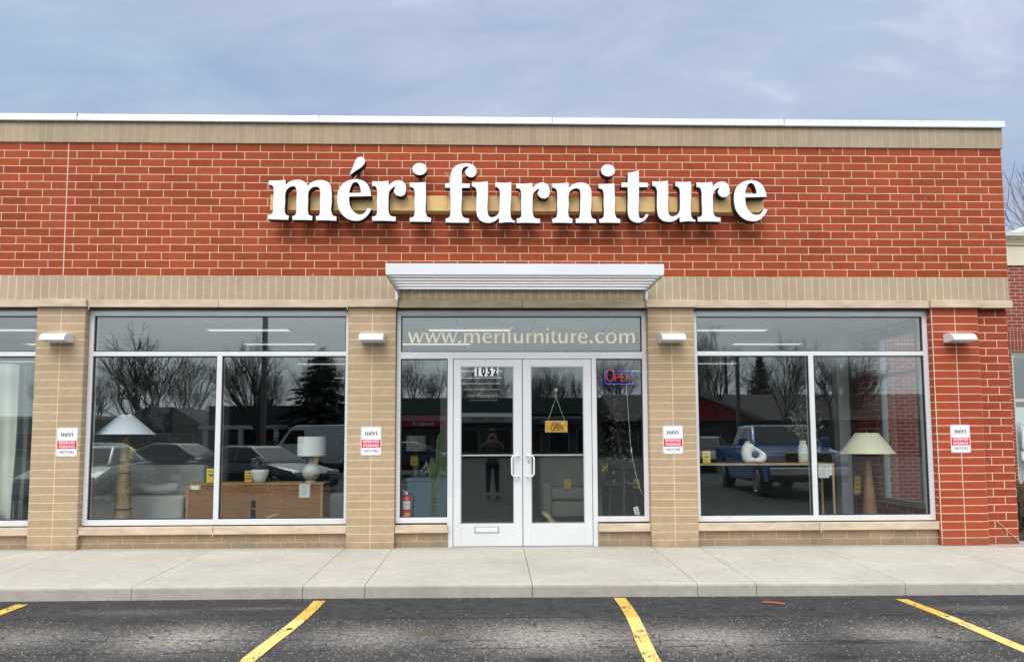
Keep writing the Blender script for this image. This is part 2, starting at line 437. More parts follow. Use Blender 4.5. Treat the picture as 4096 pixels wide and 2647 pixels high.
M_RACE = mat('raceway_tan', (.72, .46, .165), .45, var=.12, scale=2.5)
M_WHITE = mat('white_plastic', (.68, .69, .70), .4, var=.02)
M_LENS = mat('lamp_lens', (.5, .5, .52), .3, var=.05)
M_SIGNW = mat('sign_white', (.82, .83, .84), .4, var=.015)
M_SIGNR = mat('sign_red', (.62, .025, .07), .45, var=.04)
M_INK = mat('ink_black', (.025, .035, .045), .55, var=.05)
M_INKG = mat('ink_grey', (.62, .63, .63), .6, var=.03)
M_CREAM = mat('vinyl_cream', (.95, .84, .66), .5, var=.02)
M_GLASS = glass_mat('window_glass', (.955, .98, .97), 2.0, wav=.012, wscale=.9)
M_GLASSD = glass_mat('door_glass', (.92, .95, .935), 1.95, wav=.014, wscale=1.1)
M_YEL = mat('yellow_card', (.80, .58, .04), .6, var=.04)
M_PAPER = mat('paper', (.75, .76, .74), .7, var=.03)
M_RIND = mat('interior_wall', (.24, .24, .235), .8, var=.08, scale=.6, world=True)
M_FLOORI = mat('shop_floor', (.16, .155, .145), .5, var=.15, scale=1.2, world=True)

# ------------------------------------------------------------------ daylight
SUN_EL, SUN_AZ = R(48), R(-14)          # sun stands before the facade, a little to the left
sd = Vector((math.sin(SUN_AZ) * math.cos(SUN_EL), -math.cos(SUN_AZ) * math.cos(SUN_EL), math.sin(SUN_EL)))
def make_world():
    w = bpy.data.worlds.new("World"); scn.world = w; w.use_nodes = True
    t = w.node_tree; bg = t.nodes['Background']
    def n(typ, **k):
        q = t.nodes.new(typ)
        for a, v in k.items():
            if a.startswith('_'): q.inputs[a[1:].replace('_', ' ')].default_value = v
            else: setattr(q, a, v)
        return q
    L = t.links.new
    sky = n('ShaderNodeTexSky', sky_type='NISHITA'); sky.sun_disc = False
    sky.sun_elevation = SUN_EL; sky.sun_rotation = math.atan2(sd.x, sd.y); sky.dust_density = 2.0; sky.air_density = 1.0
    g = n('ShaderNodeTexCoord')
    sp = n('ShaderNodeSeparateXYZ'); L(g.outputs['Generated'], sp.inputs[0])
    def m(op, a, b=None, clamp=False):
        q = n('ShaderNodeMath', operation=op, use_clamp=clamp)
        for i, v in enumerate((a, b)):
            if v is None: continue
            if isinstance(v, (int, float)): q.inputs[i].default_value = v
            else: L(v, q.inputs[i])
        return q.outputs[0]
    # cloud sheet: the view direction carried up to a flat layer, so the deck thickens towards the horizon
    zz = m('ADD', m('MAXIMUM', sp.outputs[2], 0.0), .22)
    cx = m('DIVIDE', sp.outputs[0], zz); cy = m('DIVIDE', sp.outputs[1], zz)
    cv = n('ShaderNodeCombineXYZ'); L(cx, cv.inputs[0]); L(cy, cv.inputs[1])
    def noise(scale, det, rough, dist, off):
        mp = n('ShaderNodeMapping'); mp.inputs['Location'].default_value = off; mp.inputs['Rotation'].default_value = (0, 0, .5); mp.inputs['Scale'].default_value = (.6, 1.25, 1); L(cv.outputs[0], mp.inputs[0])
        q = n('ShaderNodeTexNoise', _Scale=scale, _Detail=det, _Roughness=rough, _Distortion=dist); L(mp.outputs[0], q.inputs['Vector']); return q.outputs[0]
    n1 = noise(1.5, 6, .58, .7, (1.7, .4, 0)); n2 = noise(4.2, 7, .62, .8, (5.2, 2.1, 0)); n3 = noise(2.1, 4, .55, .6, (9.1, 4.4, 0))
    f = m('ADD', m('MULTIPLY', n1, .56), m('MULTIPLY', n2, .44))
    rp = n('ShaderNodeValToRGB'); L(f, rp.inputs[0])
    e = rp.color_ramp.elements; e.new(.5); e.new(.6)
    for k, (p_, c) in enumerate(((.40, (.355, .445, .625)), (.47, (.41, .495, .645)), (.56, (.47, .552, .695)), (.64, (.62, .69, .80)))):
        e[k].position = p_; e[k].color = (*c, 1)
    # drifts of faintly mauve and of greyer cloud
    mv = n('ShaderNodeValToRGB'); L(n3, mv.inputs[0]); q = mv.color_ramp.elements; q.new(.5)
    for k, (p_, c) in enumerate(((.36, (.93, .985, 1.0)), (.5, (1, 1, 1)), (.64, (1.035, 1.0, 1.025)))): q[k].position = p_; q[k].color = (*c, 1)
    tint = n('ShaderNodeMix', data_type='RGBA', blend_type='MULTIPLY'); tint.inputs[0].default_value = 1.0; L(rp.outputs[0], tint.inputs[6]); L(mv.outputs[0], tint.inputs[7])
    # brighter cloud towards the veiled sun
    dt = n('ShaderNodeVectorMath', operation='DOT_PRODUCT'); L(g.outputs['Generated'], dt.inputs[0]); dt.inputs[1].default_value = sd
    d0 = m('MAXIMUM', dt.outputs['Value'], 0.0)
    glow = m('ADD', m('MULTIPLY', m('POWER', d0, .55), 1.12), m('MULTIPLY', m('POWER', d0, 8.0), 1.7))
    gm = n('ShaderNodeMix', data_type='RGBA', blend_type='ADD'); gm.inputs[0].default_value = 1.0
    gc = n('ShaderNodeCombineXYZ'); L(glow, gc.inputs[0]); L(m('MULTIPLY', glow, .98), gc.inputs[1]); L(m('MULTIPLY', glow, .94), gc.inputs[2])
    L(tint.outputs[2], gm.inputs[6]); L(gc.outputs[0], gm.inputs[7])
    sk = n('ShaderNodeMix', data_type='RGBA', blend_type='MULTIPLY'); sk.inputs[0].default_value = 1.0; sk.inputs[7].default_value = (.09, .09, .09, 1); L(sky.outputs[0], sk.inputs[6])
    mx = n('ShaderNodeMix', data_type='RGBA'); mx.inputs[0].default_value = .88; L(sk.outputs[2], mx.inputs[6]); L(gm.outputs[2], mx.inputs[7])
    # paler low over the horizon, where more of the cloud deck is seen edge on
    hz = m('POWER', m('SUBTRACT', 1.0, m('MAXIMUM', sp.outputs[2], 0.0)), 5.0)
    hm = n('ShaderNodeMix', data_type='RGBA'); L(m('MULTIPLY', hz, .5), hm.inputs[0]); L(mx.outputs[2], hm.inputs[6]); hm.inputs[7].default_value = (.53, .61, .72, 1)
    L(hm.outputs[2], bg.inputs[0]); bg.inputs[1].default_value = 1.0
make_world()
sun = bpy.data.lights.new('sun', 'SUN'); sun.energy = 1.1; sun.angle = R(24); sun.color = (1, .96, .9)
so = bpy.data.objects.new('sun', sun); COL.objects.link(so); so.rotation_euler = (-sd).to_track_quat('-Z', 'Y').to_euler()
so.location = sd * 60
scn.view_settings.view_transform = 'Standard'; scn.view_settings.look = 'None'; scn.view_settings.exposure = 0.20; scn.view_settings.gamma = 1

# ------------------------------------------------------------------ camera (a phone held at chest height)
CAM = Vector((5.4219, -9.4637, 1.2969))
def make_cam():
    f, y0, ya, pi_, ro = 2983.2, 1514.2, -.0274, .0781, -.0037
    c = bpy.data.cameras.new('camera'); o = bpy.data.objects.new('camera', c); COL.objects.link(o)
    c.sensor_fit = 'HORIZONTAL'; c.sensor_width = 36; c.lens = 36 * f / 4096
    c.shift_y = (y0 - 2647 / 2) / 4096
    c.clip_start = .02; c.clip_end = 1500
    fw = Vector((-math.sin(ya) * math.cos(pi_), math.cos(ya) * math.cos(pi_), math.sin(pi_)))
    r = Vector((math.cos(ya), math.sin(ya), 0)); u = r.cross(fw)
    r2 = r * math.cos(ro) + u * math.sin(ro); u2 = -r * math.sin(ro) + u * math.cos(ro)
    M = Matrix((r2, u2, -fw)).transposed().to_4x4(); M.translation = CAM
    o.matrix_world = M
    scn.camera = o
make_cam()
scn.cycles.use_denoising = True
scn.cycles.max_bounces = 10; scn.cycles.transparent_max_bounces = 24; scn.cycles.diffuse_bounces = 3; scn.cycles.glossy_bounces = 4
scn.cycles.sample_clamp_indirect = 6

# ------------------------------------------------------------------ ground
def z_lot(x):
    return -.255 - .0042 * min(max(x - 4, 0), 8)
def z_walk(x, t):          # t = 0 at the wall, 1 at the kerb
    a = -.07 - .0026 * x
    b = -.132 - .0045 * max(x - 4, 0)
    return a + (b - a) * t

def asphalt():
    t = NT('asphalt')
    P = t.pos(); X = t.xyz(P)
    pv = t.comb(X[0], X[1], 0)
    big = t.noise(pv, .8, 5, .6); mid = t.noise(pv, 7, 4, .65); fine = t.noise(pv, 130, 2, .6)
    base = t.ramp(mid, [(.3, (.021, .0215, .023)), (.7, (.058, .058, .058))])
    base = t.mix(1.0, base, t.ramp(fine, [(.3, .6), (.7, 1.45)]), 'MULTIPLY')
    # pale worn patches where tyres stop, and dark drips of oil
    def blob(x, y, rx, ry):
        q = t.n('ShaderNodeVectorMath', operation='SUBTRACT'); t.l(pv, q.inputs[0]); q.inputs[1].default_value = (x, y, 0)
        s = t.scale(q.outputs[0], (1 / rx, 1 / ry, 0))
        ln = t.n('ShaderNodeVectorMath', operation='LENGTH'); t.l(s, ln.inputs[0])
        return t.math('POWER', 2.718, t.math('MULTIPLY', t.math('MULTIPLY', ln.outputs['Value'], ln.outputs['Value']), -1.0))
    def total(lst):
        acc = None
        for b in lst:
            v = t.math('MULTIPLY', blob(*b[:4]), b[4]); acc = v if acc is None else t.math('ADD', acc, v)
        return acc
    pale = total([(3.02, -3.46, .50, .36, 1.25), (4.42, -3.46, .46, .32, .85), (5.86, -3.5, .60, .42, 1.35), (7.12, -3.56, .50, .34, 1.1), (8.75, -3.5, .5, .32, .8), (10.1, -3.4, .5, .35, .6), (1.7, -3.4, .5, .3, .7), (.3, -3.5, .5, .3, .6), (2.2, -2.55, .5, .12, .3), (3.3, -2.45, .4, .05, .35), (9.9, -2.6, .5, .1, .35), (4.2, -4.4, 1.0, .4, .16), (6.9, -4.7, 1.2, .5, .2), (9.2, -4.5, 1.0, .4, .16), (1.2, -4.6, 1.1, .5, .2)])
    old = t.ramp(X[1], [(.0, 0.0), (1.0, 1.0)])
    fleck = t.n('ShaderNodeTexVoronoi', _Scale=72.0); t.l(pv, fleck.inputs['Vector'])
    sel = t.n('ShaderNodeSeparateColor'); t.l(fleck.outputs['Color'], sel.inputs[0])
    fz = t.math('LESS_THAN', fleck.outputs['Distance'], t.math('ADD', t.math('MULTIPLY', t.math('POWER', sel.outputs[2], 2.5), .36), .12))
    # further from the kerb the seal coat has worn off the stones
    worn = t.math('LESS_THAN', t.math('ADD', X[1], t.math('MULTIPLY', t.math('SUBTRACT', mid, .5), .5)), -2.86)
    dens = t.math('ADD', t.math('ADD', t.math('MULTIPLY', worn, .24), .025), t.math('MULTIPLY', pale, .42))
    dens = t.math('MULTIPLY', dens, t.ramp(t.noise(pv, 2.2, 3, .6), [(.3, .35), (.65, 1.5)]))
    stone = t.math('MULTIPLY', fz, t.math('LESS_THAN', sel.outputs[0], dens))
    dust = t.math('MULTIPLY', t.math('MULTIPLY', pale, t.ramp(t.noise(pv, 24, 4, .7), [(.34, .08), (.6, 1.0)])), .95, clamp=True)
    base = t.mix(dust, base, (.33, .30, .26))
    stc = t.mix(sel.outputs[1], (.16, .15, .13), (.58, .55, .50))
    base = t.mix(stone, base, stc)
    oil = total([(8.17, -3.68, .2, .06, .8), (7.93, -4.08, .16, .06, .8), (5.79, -4.10, .17, .07, .9), (5.86, -3.32, .12, .03, .5), (8.5, -3.72, .25, .03, .4)])
    oil = t.math('MULTIPLY', oil, t.ramp(t.noise(pv, 12, 3), [(.3, .3), (.6, 1.1)]), clamp=True)
    base = t.mix(oil, base, (.012, .012, .013))
    br = total([(4.92, -3.36, .17, .1, .75), (2.16, -2.6, .09, .1, .45), (5.0, -2.6, .08, .05, .3)])
    br = t.math('MULTIPLY', br, t.ramp(t.noise(pv, 16, 3), [(.3, .2), (.6, 1.0)]), clamp=True)
    base = t.mix(br, base, (.085, .06, .028))
    # cracks: the long seam along the kerb and finer ones beyond it
    wob = t.math('MULTIPLY', t.math('SUBTRACT', t.noise(pv, 3.5, 5, .7), .5), .17)
    def crack(y, w, k=0.0):
        d = t.math('ABSOLUTE', t.math('ADD', t.math('ADD', X[1], -y), t.math('ADD', wob, t.math('MULTIPLY', X[0], k))))
        return t.math('LESS_THAN', d, w)
    brk = t.math('GREATER_THAN', t.noise(pv, 1.6, 2), .47)
    ck = t.math('MULTIPLY', t.math('ADD', crack(-2.86, .011), t.math('ADD', crack(-3.42, .008, .03), crack(-3.9, .008, -.02)), clamp=True), brk)
    vc = t.n('ShaderNodeTexVoronoi', feature='DISTANCE_TO_EDGE', _Scale=2.1)
    wv = t.n('ShaderNodeVectorMath', operation='ADD'); t.l(pv, wv.inputs[0])
    dn = t.n('ShaderNodeTexNoise', _Scale=4.0, _Detail=4.0); t.l(pv, dn.inputs['Vector'])
    ds = t.scale(dn.outputs['Color'], (.25, .25, .25)); t.l(ds, wv.inputs[1]); t.l(wv.outputs[0], vc.inputs['Vector'])
    fine_ck = t.math('MULTIPLY', t.math('LESS_THAN', vc.outputs['Distance'], .007), t.math('MULTIPLY', t.math('GREATER_THAN', big, .47), worn))
    ck = t.math('MAXIMUM', ck, fine_ck)
    base = t.mix(t.math('MULTIPLY', ck, .85), base, (.012, .012, .013))
    t.base(base); t.rough(t.ramp(mid, [(.3, .75), (.7, .95)]))
    t.b.inputs['Specular IOR Level'].default_value = .3
    h = t.math('ADD', t.math('ADD', fine, t.math('MULTIPLY', stone, .6)), t.math('MULTIPLY', ck, -1.5))
    t.bump(h, .5, .006)
    return t.m
M_ASPH = asphalt()

def concrete(name, c, lined=True):
    t = NT(name)
    P = t.pos(); X = t.xyz(P)
    big = t.noise(P, 1.3, 5, .6); mid = t.noise(P, 9, 4, .6); fine = t.noise(P, 160, 2)
    broom = t.noise(t.scale(P, (9, 150, 9)), 1.0, 2)
    col = t.ramp(big, [(.28, tuple(x * .86 for x in c)), (.72, tuple(min(1, x * 1.08) for x in c))])
    col = t.mix(1.0, col, t.ramp(mid, [(.3, .93), (.7, 1.05)]), 'MULTIPLY')
    col = t.mix(1.0, col, t.ramp(broom, [(.3, .93), (.7, 1.05)]), 'MULTIPLY')
    pit = t.n('ShaderNodeTexVoronoi', _Scale=2.6); t.l(P, pit.inputs['Vector'])
    sel = t.n('ShaderNodeSeparateColor'); t.l(pit.outputs['Color'], sel.inputs[0])
    pk = t.math('MULTIPLY', t.math('LESS_THAN', pit.outputs['Distance'], .035), t.math('LESS_THAN', sel.outputs[0], .6))
    col = t.mix(t.math('MULTIPLY', pk, .75), col, (.06, .05, .045))
    st = t.noise(t.scale(P, (.7, 1.6, 1)), 2.4, 5, .7, .6)
    col = t.mix(t.math('MULTIPLY', t.ramp(st, [(.56, 0.0), (.7, 1.0)]), .22), col, tuple(x * .55 for x in c))
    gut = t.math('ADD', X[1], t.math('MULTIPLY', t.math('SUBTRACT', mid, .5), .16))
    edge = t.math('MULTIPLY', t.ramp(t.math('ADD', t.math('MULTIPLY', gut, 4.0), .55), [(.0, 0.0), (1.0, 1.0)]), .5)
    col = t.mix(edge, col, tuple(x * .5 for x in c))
    t.base(col); t.rough(.88); t.b.inputs['Specular IOR Level'].default_value = .25
    t.bump(t.math('ADD', t.math('MULTIPLY', broom, .6), t.math('MULTIPLY', fine, .4)), .28, .004)
    return t.m
M_WALK = concrete('concrete_walk', (.485, .458, .39))
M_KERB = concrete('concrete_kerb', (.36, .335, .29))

def ground():
    mb = MB()
    xs = [-320, -8, 0, 4, 6, 8, 10, 12, 16, 340]
    ys = [-2.0, -2.6, -4.5, -12, -60, -340]
    g = [[mb.bm.verts.new((x, y, z_lot(x))) for x in xs] for y in ys]
    for j in range(len(ys) - 1):
        for i in range(len(xs) - 1):
            mb.face([g[j][i], g[j + 1][i], g[j + 1][i + 1], g[j][i + 1]])
    tag(mb.build('parking_lot', M_ASPH), kind='structure')
    mb = MB()
    mb.quad((-400, -400, -.6), (400, -400, -.6), (400, 700, -.6), (-400, 700, -.6))
    tag(mb.build('ground', mat('earth', (.12, .11, .08), .9, var=.2, scale=.3, world=True)), kind='structure')
    # sidewalk of broom-finished slabs, cast in one with its kerb
    mb = MB()
    js = [-9, -6.9, -5.3, -3.63, -2.0, -.335, .255, 1.945, 3.584, 4.186, 5.816, 7.445, 8.03, 9.52, 11.05, 12.55, 14.1, 15.7, 17.3, 19.5]
    g_ = .0032
    for a, b in zip(js[:-1], js[1:]):
        a += g_; b -= g_
        sec = []
        n = 4
        for x in [a + (b - a) * k / n for k in range(n + 1)]:
            zw, zk = z_walk(x, 0), z_walk(x, 1)
            sec.append([mb.bm.verts.new(q) for q in ((x, .32, z_walk(x, -.16)), (x, 0, zw), (x, -2.0, zk + .001), (x, -2.022, zk - .006), (x, -2.034, zk - .022), (x, -2.05, z_lot(x) - .12), (x, .32, z_lot(x) - .12))])
        for p_, q_ in zip(sec[:-1], sec[1:]):
            for k in range(7):
                mb.face([p_[k], q_[k], q_[(k + 1) % 7], p_[(k + 1) % 7]])
        mb.face(list(sec[0])); mb.face(list(reversed(sec[-1])))
    # kerb face gets the darker concrete; the dark filler strip shows in the joints
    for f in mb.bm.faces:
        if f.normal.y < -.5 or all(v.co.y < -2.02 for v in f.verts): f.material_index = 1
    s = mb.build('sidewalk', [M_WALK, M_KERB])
    tag(s, kind='structure')
    mb = MB()
    for x in js[1:-1]:
        mb.pyz([(.3, z_walk(x, 0) - .012), (-2.0, z_walk(x, 1) - .012), (-2.03, z_walk(x, 1) - .03), (-2.04, z_lot(x) - .1), (.3, z_lot(x) - .1)], x - .004, x + .004)
    o = mb.build('expansion_joint', mat('joint_filler', (.03, .028, .025), .9), s)
    # painted bay lines
    t = NT('yellow_paint')
    P = t.pos(); wear = t.noise(P, 22, 5, .7); big = t.noise(P, 3.0, 3)
    Y = t.xyz(P)[1]
    w = t.math('ADD', t.math('MULTIPLY', wear, .8), t.math('MULTIPLY', big, .2))
    col = t.ramp(t.noise(P, 5, 3), [(.3, (.66, .36, .035)), (.7, (.80, .50, .09))])
    old = t.math('LESS_THAN', t.math('ADD', Y, t.math('MULTIPLY', t.math('SUBTRACT', big, .5), .3)), -2.9)
    col = t.mix(t.math('MULTIPLY', old, .75), col, (.86, .66, .22))
    vc = t.n('ShaderNodeTexVoronoi', feature='DISTANCE_TO_EDGE', _Scale=11.0); t.l(P, vc.inputs['Vector'])
    ck = t.math('MULTIPLY', t.math('LESS_THAN', vc.outputs['Distance'], .03), t.math('GREATER_THAN', big, .5))
    t.base(t.mix(t.math('MAXIMUM', ck, t.math('GREATER_THAN', t.math('ADD', w, t.math('MULTIPLY', old, .05)), .64)), col, (.07, .062, .045)))
    t.rough(.7); t.bump(wear, .2, .003)
    lines = [('yellow painted bay line at the far left edge of the lot', .953, -2.19, .96), ('yellow painted bay line left of the entrance doors', 3.722, -2.152, 3.675), ('cracked yellow painted bay line right of the entrance doors', 6.605, -2.10, 6.51), ('long yellow painted bay line at the right of the lot', 9.315, -2.222, 9.30), ]
    for lab, x0, y0, x1 in lines:
        mb = MB()
        n = 10; ye = -5.9
        prev = None
        for k in range(n + 1):
            y = y0 + (ye - y0) * k / n; x = x0 + (x1 - x0) * (y - y0) / (-4.1 - y0) + .02 * math.sin(k * .9) * (k > 0)
            z = z_lot(x + .05) + .004
            cur = mb.verts([(x, y, z), (x + .112, y - .004, z)])
            if prev: mb.face([prev[0], prev[1], cur[1], cur[0]])
            prev = cur
        tag(mb.build('parking_line', t.m), lab, 'parking line', 'yellow lines between the parking bays')
    mb = MB()
    z = z_lot(8) + .012
    mb.tube([(7.974, -2.35, z), (8.05, -2.385, z + .004), (8.12, -2.415, z), (8.155, -2.432, z - .002)], [.0045, .0055, .0055, .004], 7)
    tag(mb.build('plastic_strip', mat('orange_plastic', (.80, .10, .03), .4)), 'thin orange red plastic strip lying on the asphalt by the kerb', 'litter')
    # grit and dead leaf crumbs swept against the kerb
    r2 = random.Random(12); mb = MB()
    for k in range(420):
        x = r2.uniform(.3, 11.2); near = r2.random() < .6
        y = -2.062 - abs(r2.gauss(0, .035)) if near else r2.uniform(-4.4, -2.1)
        s_ = r2.uniform(.002, .006) if near else r2.uniform(.002, .0085); mb.mi = r2.choice((0, 0, 1, 2))
        mb.ball((x, y, z_lot(x) + s_ * .4), s_, r2.uniform(.7, 1.5), 1, .7, 1, .3, r2)
    tag(mb.build('grit', [mat('grit_grey', (.24, .22, .2), .9), mat('grit_dark', (.05, .045, .04), .9), mat('grit_leaf', (.16, .10, .05), .9)]), kind='stuff')
    mb = MB()
    for k in range(170):
        x = r2.uniform(.3, 12); t = 1 - r2.random() ** .6 if r2.random() < .5 else r2.uniform(0, .06)
        y = -2.0 * t - (.01 if t > .02 else .035) ; s_ = r2.uniform(.0015, .005); mb.mi = r2.choice((0, 1, 2))
        if y > -.03 and x < 11.7: y = -.012 - r2.random() * .02
        mb.ball((x, y, z_walk(x, t) + s_ * .3), s_, r2.uniform(.8, 1.6), 1, .6, 1, .3, r2)
    tag(mb.build('grit', [MATS['grit_grey'], MATS['grit_dark'], MATS['grit_leaf']]), kind='stuff')
ground()
# ------------------------------------------------------------------ the furniture store
STORE = thing('furniture_store', 'long red brick shop with tan piers, white framed windows and double glass doors', 'shop', (6, 0, -.09))
ZT = 2.945
def store():
    b = lambda name, mb, m, **k: mb.build(name, m, STORE, **k)
    XL, XR = -4.62, 12.19
    b('brick_wall', MB().box(XL, XR, 0, .3, 3.3535, 5.0805), M_RED)
    b('control_joint', MB().box(-.006, .006, -.0015, .02, 3.3535, 5.08), M_SEAL)
    b('soldier_course', MB().box(XL, XR, -.004, .3, 3.0475, 3.3533), M_SOLD)
    b('soldier_course', MB().box(XL, XR + .012, -.022, .3, 5.085, 5.36), M_SOLT)
    # coping of bent metal in lengths, with cover plates over the joints
    mb = MB()
    mb.pyz([(-.055, 5.348), (-.062, 5.352), (-.066, 5.36), (-.052, 5.446), (.36, 5.452), (.36, 5.40), (-.02, 5.37)], XL, XR + .034)
    cop = b('coping', mb, M_COPE)
    for x in (.055, 3.13, 6.148, 9.2):
        MB().pyz([(-.058, 5.350), (-.0685, 5.359), (-.0545, 5.448), (-.04, 5.4475), (-.05, 5.36)], x - .066, x + .066).build('joint_cover', M_COPE, cop)
    for x in (.055, 3.13, 6.148, 9.2):
        for q in (.0672,): MB().box(x + q - .0013, x + q + .0013, -.0672, -.04, 5.352, 5.449).build('seam', M_DARK, cop)
    # stone lintels: deeper caps over the piers
    caps = [(-4.23, -3.57), (-.307, .33), (3.59, 4.232), (7.405, 8.052), (11.115, 11.778)]
    ed = [XL] + [e for c in caps for e in c] + [12.225]
    for i, (a, c) in enumerate(zip(ed[:-1], ed[1:])):
        cap = i % 2 == 1
        mids = [a, c]
        if not cap and c - a > 2: mids = [a, (a + c) / 2 - (.35 if i == 8 else 0), c]
        for p_, q_ in zip(mids[:-1], mids[1:]):
            MB().box(p_ + .002, q_ - .002, -.06 if cap else -.018, .3, 2.952, 3.0455).build('lintel', M_STONE, STORE, bevel=.004)
    b('lintel_gap', MB().box(XL, 12.15, .03, .28, 2.93, 2.951), M_GASK)
    # piers
    for i, (x0, x1) in enumerate(((-.3, .298), (3.603, 4.2), (7.434, 8.031))):
        b('pier', MB().box(x0, x1, 0, .3, -.35, ZT), M_TANP[i], bevel=.003)
    b('pier', MB().box(-4.2, -3.6, 0, .3, -.35, ZT), M_TANP[0], bevel=.003)
    b('pier', MB().box(11.144, 11.755, 0, .3, -.35, ZT), M_REDP, bevel=.003)
    b('corner_wall', MB().box(11.756, 12.215, .10, .5, -.35, ZT), M_REDR, bevel=.003)
    # base walls and sills
    for x0, x1 in ((-3.6, -.3), (.298, 3.603), (4.2, 4.868), (6.772, 7.434), (8.031, 11.144)):
        b('base_wall', MB().box(x0, x1, .085, .3, -.35, .102), M_TANB)
        n = 2 if x1 - x0 > 2 else 1
        for k in range(n):
            p_, q_ = x0 + (x1 - x0) * k / n, x0 + (x1 - x0) * (k + 1) / n
            MB().box(p_ + .002, q_ - .002, .028, .22, .104, .199).build('sill', M_STONE, STORE, bevel=.006)
    # roof and outer shell
    b('roof', MB().box(XL + .02, XR - .02, .31, 28, 5.15, 5.3), mat('roof_felt', (.1, .1, .1), .9))
    b('side_wall', MB().box(XL - .3, XL, -.0, 28.2, -.35, 5.34), M_RED)
    b('back_wall', MB().box(XL, XR, 28.0, 28.2, -.35, 5.34), M_RIND)
    b('side_wall', MB().box(11.94, 12.19, .31, 28, 3.0, 5.34).box(11.94, 12.19, .501, .6, -.35, 3.0).box(11.95, 12.195, 3.05, 3.54, -.35, 3.0).box(11.94, 12.19, 3.541, 28, -.35, 3.0).box(11.95, 12.18, .6, 3.05, -.35, .2), M_REDR)
    b('inner_lining', MB().box(11.9, 11.935, 3.78, 27.9, -.06, 3.1).box(XL + .01, XL + .04, .4, 27.9, -.06, 3.1).box(XL, 11.94, .302, .34, 2.95, 3.1), M_RIND)
    b('floor', MB().box(XL, 11.94, .3, 28, -.3, -.06), M_FLOORI)
    t = NT('ceiling_tiles')
    q = t.n('ShaderNodeTexBrick', offset=0.0); t.l(t.pos(), q.inputs['Vector']); q.inputs['Scale'].default_value = 1
    q.inputs['Color1'].default_value = (.62, .62, .6, 1); q.inputs['Color2'].default_value = (.58, .58, .57, 1); q.inputs['Mortar'].default_value = (.4, .4, .4, 1)
    q.inputs['Brick Width'].default_value = 1.22; q.inputs['Row Height'].default_value = .61; q.inputs['Mortar Size'].default_value = .012
    t.l(q.outputs['Color'], t.b.inputs['Base Color']); t.rough(.9)
    b('ceiling', MB().box(XL, 11.94, .25, 28, 3.1, 3.14), t.m)
    b('window_ledge', MB().box(-3.6, 11.14, .222, .34, .16, .2), M_RIND)
    b('column', MB().box(11.55, 11.75, 3.55, 3.76, -.06, 3.1), M_WHITE)
    b('column', MB().box(4.32, 4.62, 6.6, 6.9, -.06, 3.1), M_WHITE)
    # windows -------------------------------------------------------
    F0, F1 = .10, .215
    def pane(x0, x1, z0, z1, par, m=None, g=.012):
        mb = MB()
        for a in ((x0, x0 + g, z0, z1), (x1 - g, x1, z0, z1), (x0 + g, x1 - g, z0, z0 + g), (x0 + g, x1 - g, z1 - g, z1)):
            mb.box(a[0], a[1], .122, .152, a[2], a[3])
        mb.build('gasket', M_GASK, par)
        return MB().box(x0 + g * .4, x1 - g * .4, .134, .142, z0 + g * .4, z1 - g * .4).build('pane', m or M_GLASS, par)
    def shop_window(x0, x1, xm, zt, split, lab=None):
        # xm = right edge of the left pane .. left edge of the right pane
        mb = MB()
        zb, zh0, zh1, ze = .214, .283, 2.857, 2.934
        mb.box(x0, x0 + .057, F0, F1, zb, ze).box(x1 - .032 if split else x1 - .06, x1, F0, F1, zb, ze)
        xa, xb = x0 + .057, (x1 - .032 if split else x1 - .06)
        mb.box(xa, xb, F0, F1, zb, zh0)
        mb.box(xa, xb, F0 + .004, F1, zh1, 2.873).box(xa, xb, F0 - .004, F1, 2.8745, ze)
        w = b('window', mb, M_ALU, bevel=.003)
        MB().box(xa, xb, F0 + .003, F1, 2.341, 2.398).build('transom_bar', M_ALU, w, bevel=.003)
        MB().box(xm - .032, xm + .032, F0 + .002, F1, zh0, 2.341).build('mullion', M_ALU, w, bevel=.003)
        pane(xa, xb, 2.398, zh1, w); pane(xa, xm - .032, zh0, 2.341, w); pane(xm + .032, xb, zh0, 2.341, w)
        return w
    shop_window(.302, 3.584, 1.953, 0, True)
    shop_window(8.035, 11.140, 9.584, 0, False)
    shop_window(-3.598, -.302, -1.95, 0, True)
    # entrance ------------------------------------------------------
    x0, x1 = 4.204, 7.432
    mb = MB()
    mb.box(x0, x0 + .052, F0, F1, .22, 2.934).box(x1 - .06, x1, F0, F1, .22, 2.934)
    mb.box(x0 + .052, x1 - .06, F0 - .004, F1, 2.8745, 2.934).box(x0 + .052, x1 - .06, F0 + .004, F1, 2.857, 2.873)
    mb.box(x0 + .052, 4.858, F0, F1, .22, .288).box(6.772, x1 - .06, F0, F1, .22, .288)
    en = b('entrance_frame', mb, M_ALU, bevel=.003)
    MB().box(x0 + .052, x1 - .06, F0 + .002, F1, 2.304, 2.391).build('transom_bar', M_ALU, en, bevel=.003)
    for a, c in ((4.858, 4.926), (6.712, 6.772)):
        MB().box(a, c, F0 - .006, F1, -.085, 2.304).build('door_post', M_ALU, en, bevel=.003)
    tp = pane(x0 + .052, x1 - .06, 2.391, 2.857, en)
    pane(x0 + .052, 4.858, .288, 2.304, en); pane(6.772, x1 - .06, .288, 2.304, en)
    mb = MB()
    for g, dx in WEBPOS:
        mb.prism([smooth_loop([(x + dx, z, c) for x, z, c in lp], 4) for lp in parse(WEB[g])], lambda u, v, d: (u, d, v), .1318, .1336)
    mb.build('web_address', M_CREAM, en)
    MB().box(4.926, 6.712, .07, .25, -.12, -.082).build('threshold', M_ALUD, en, bevel=.003)
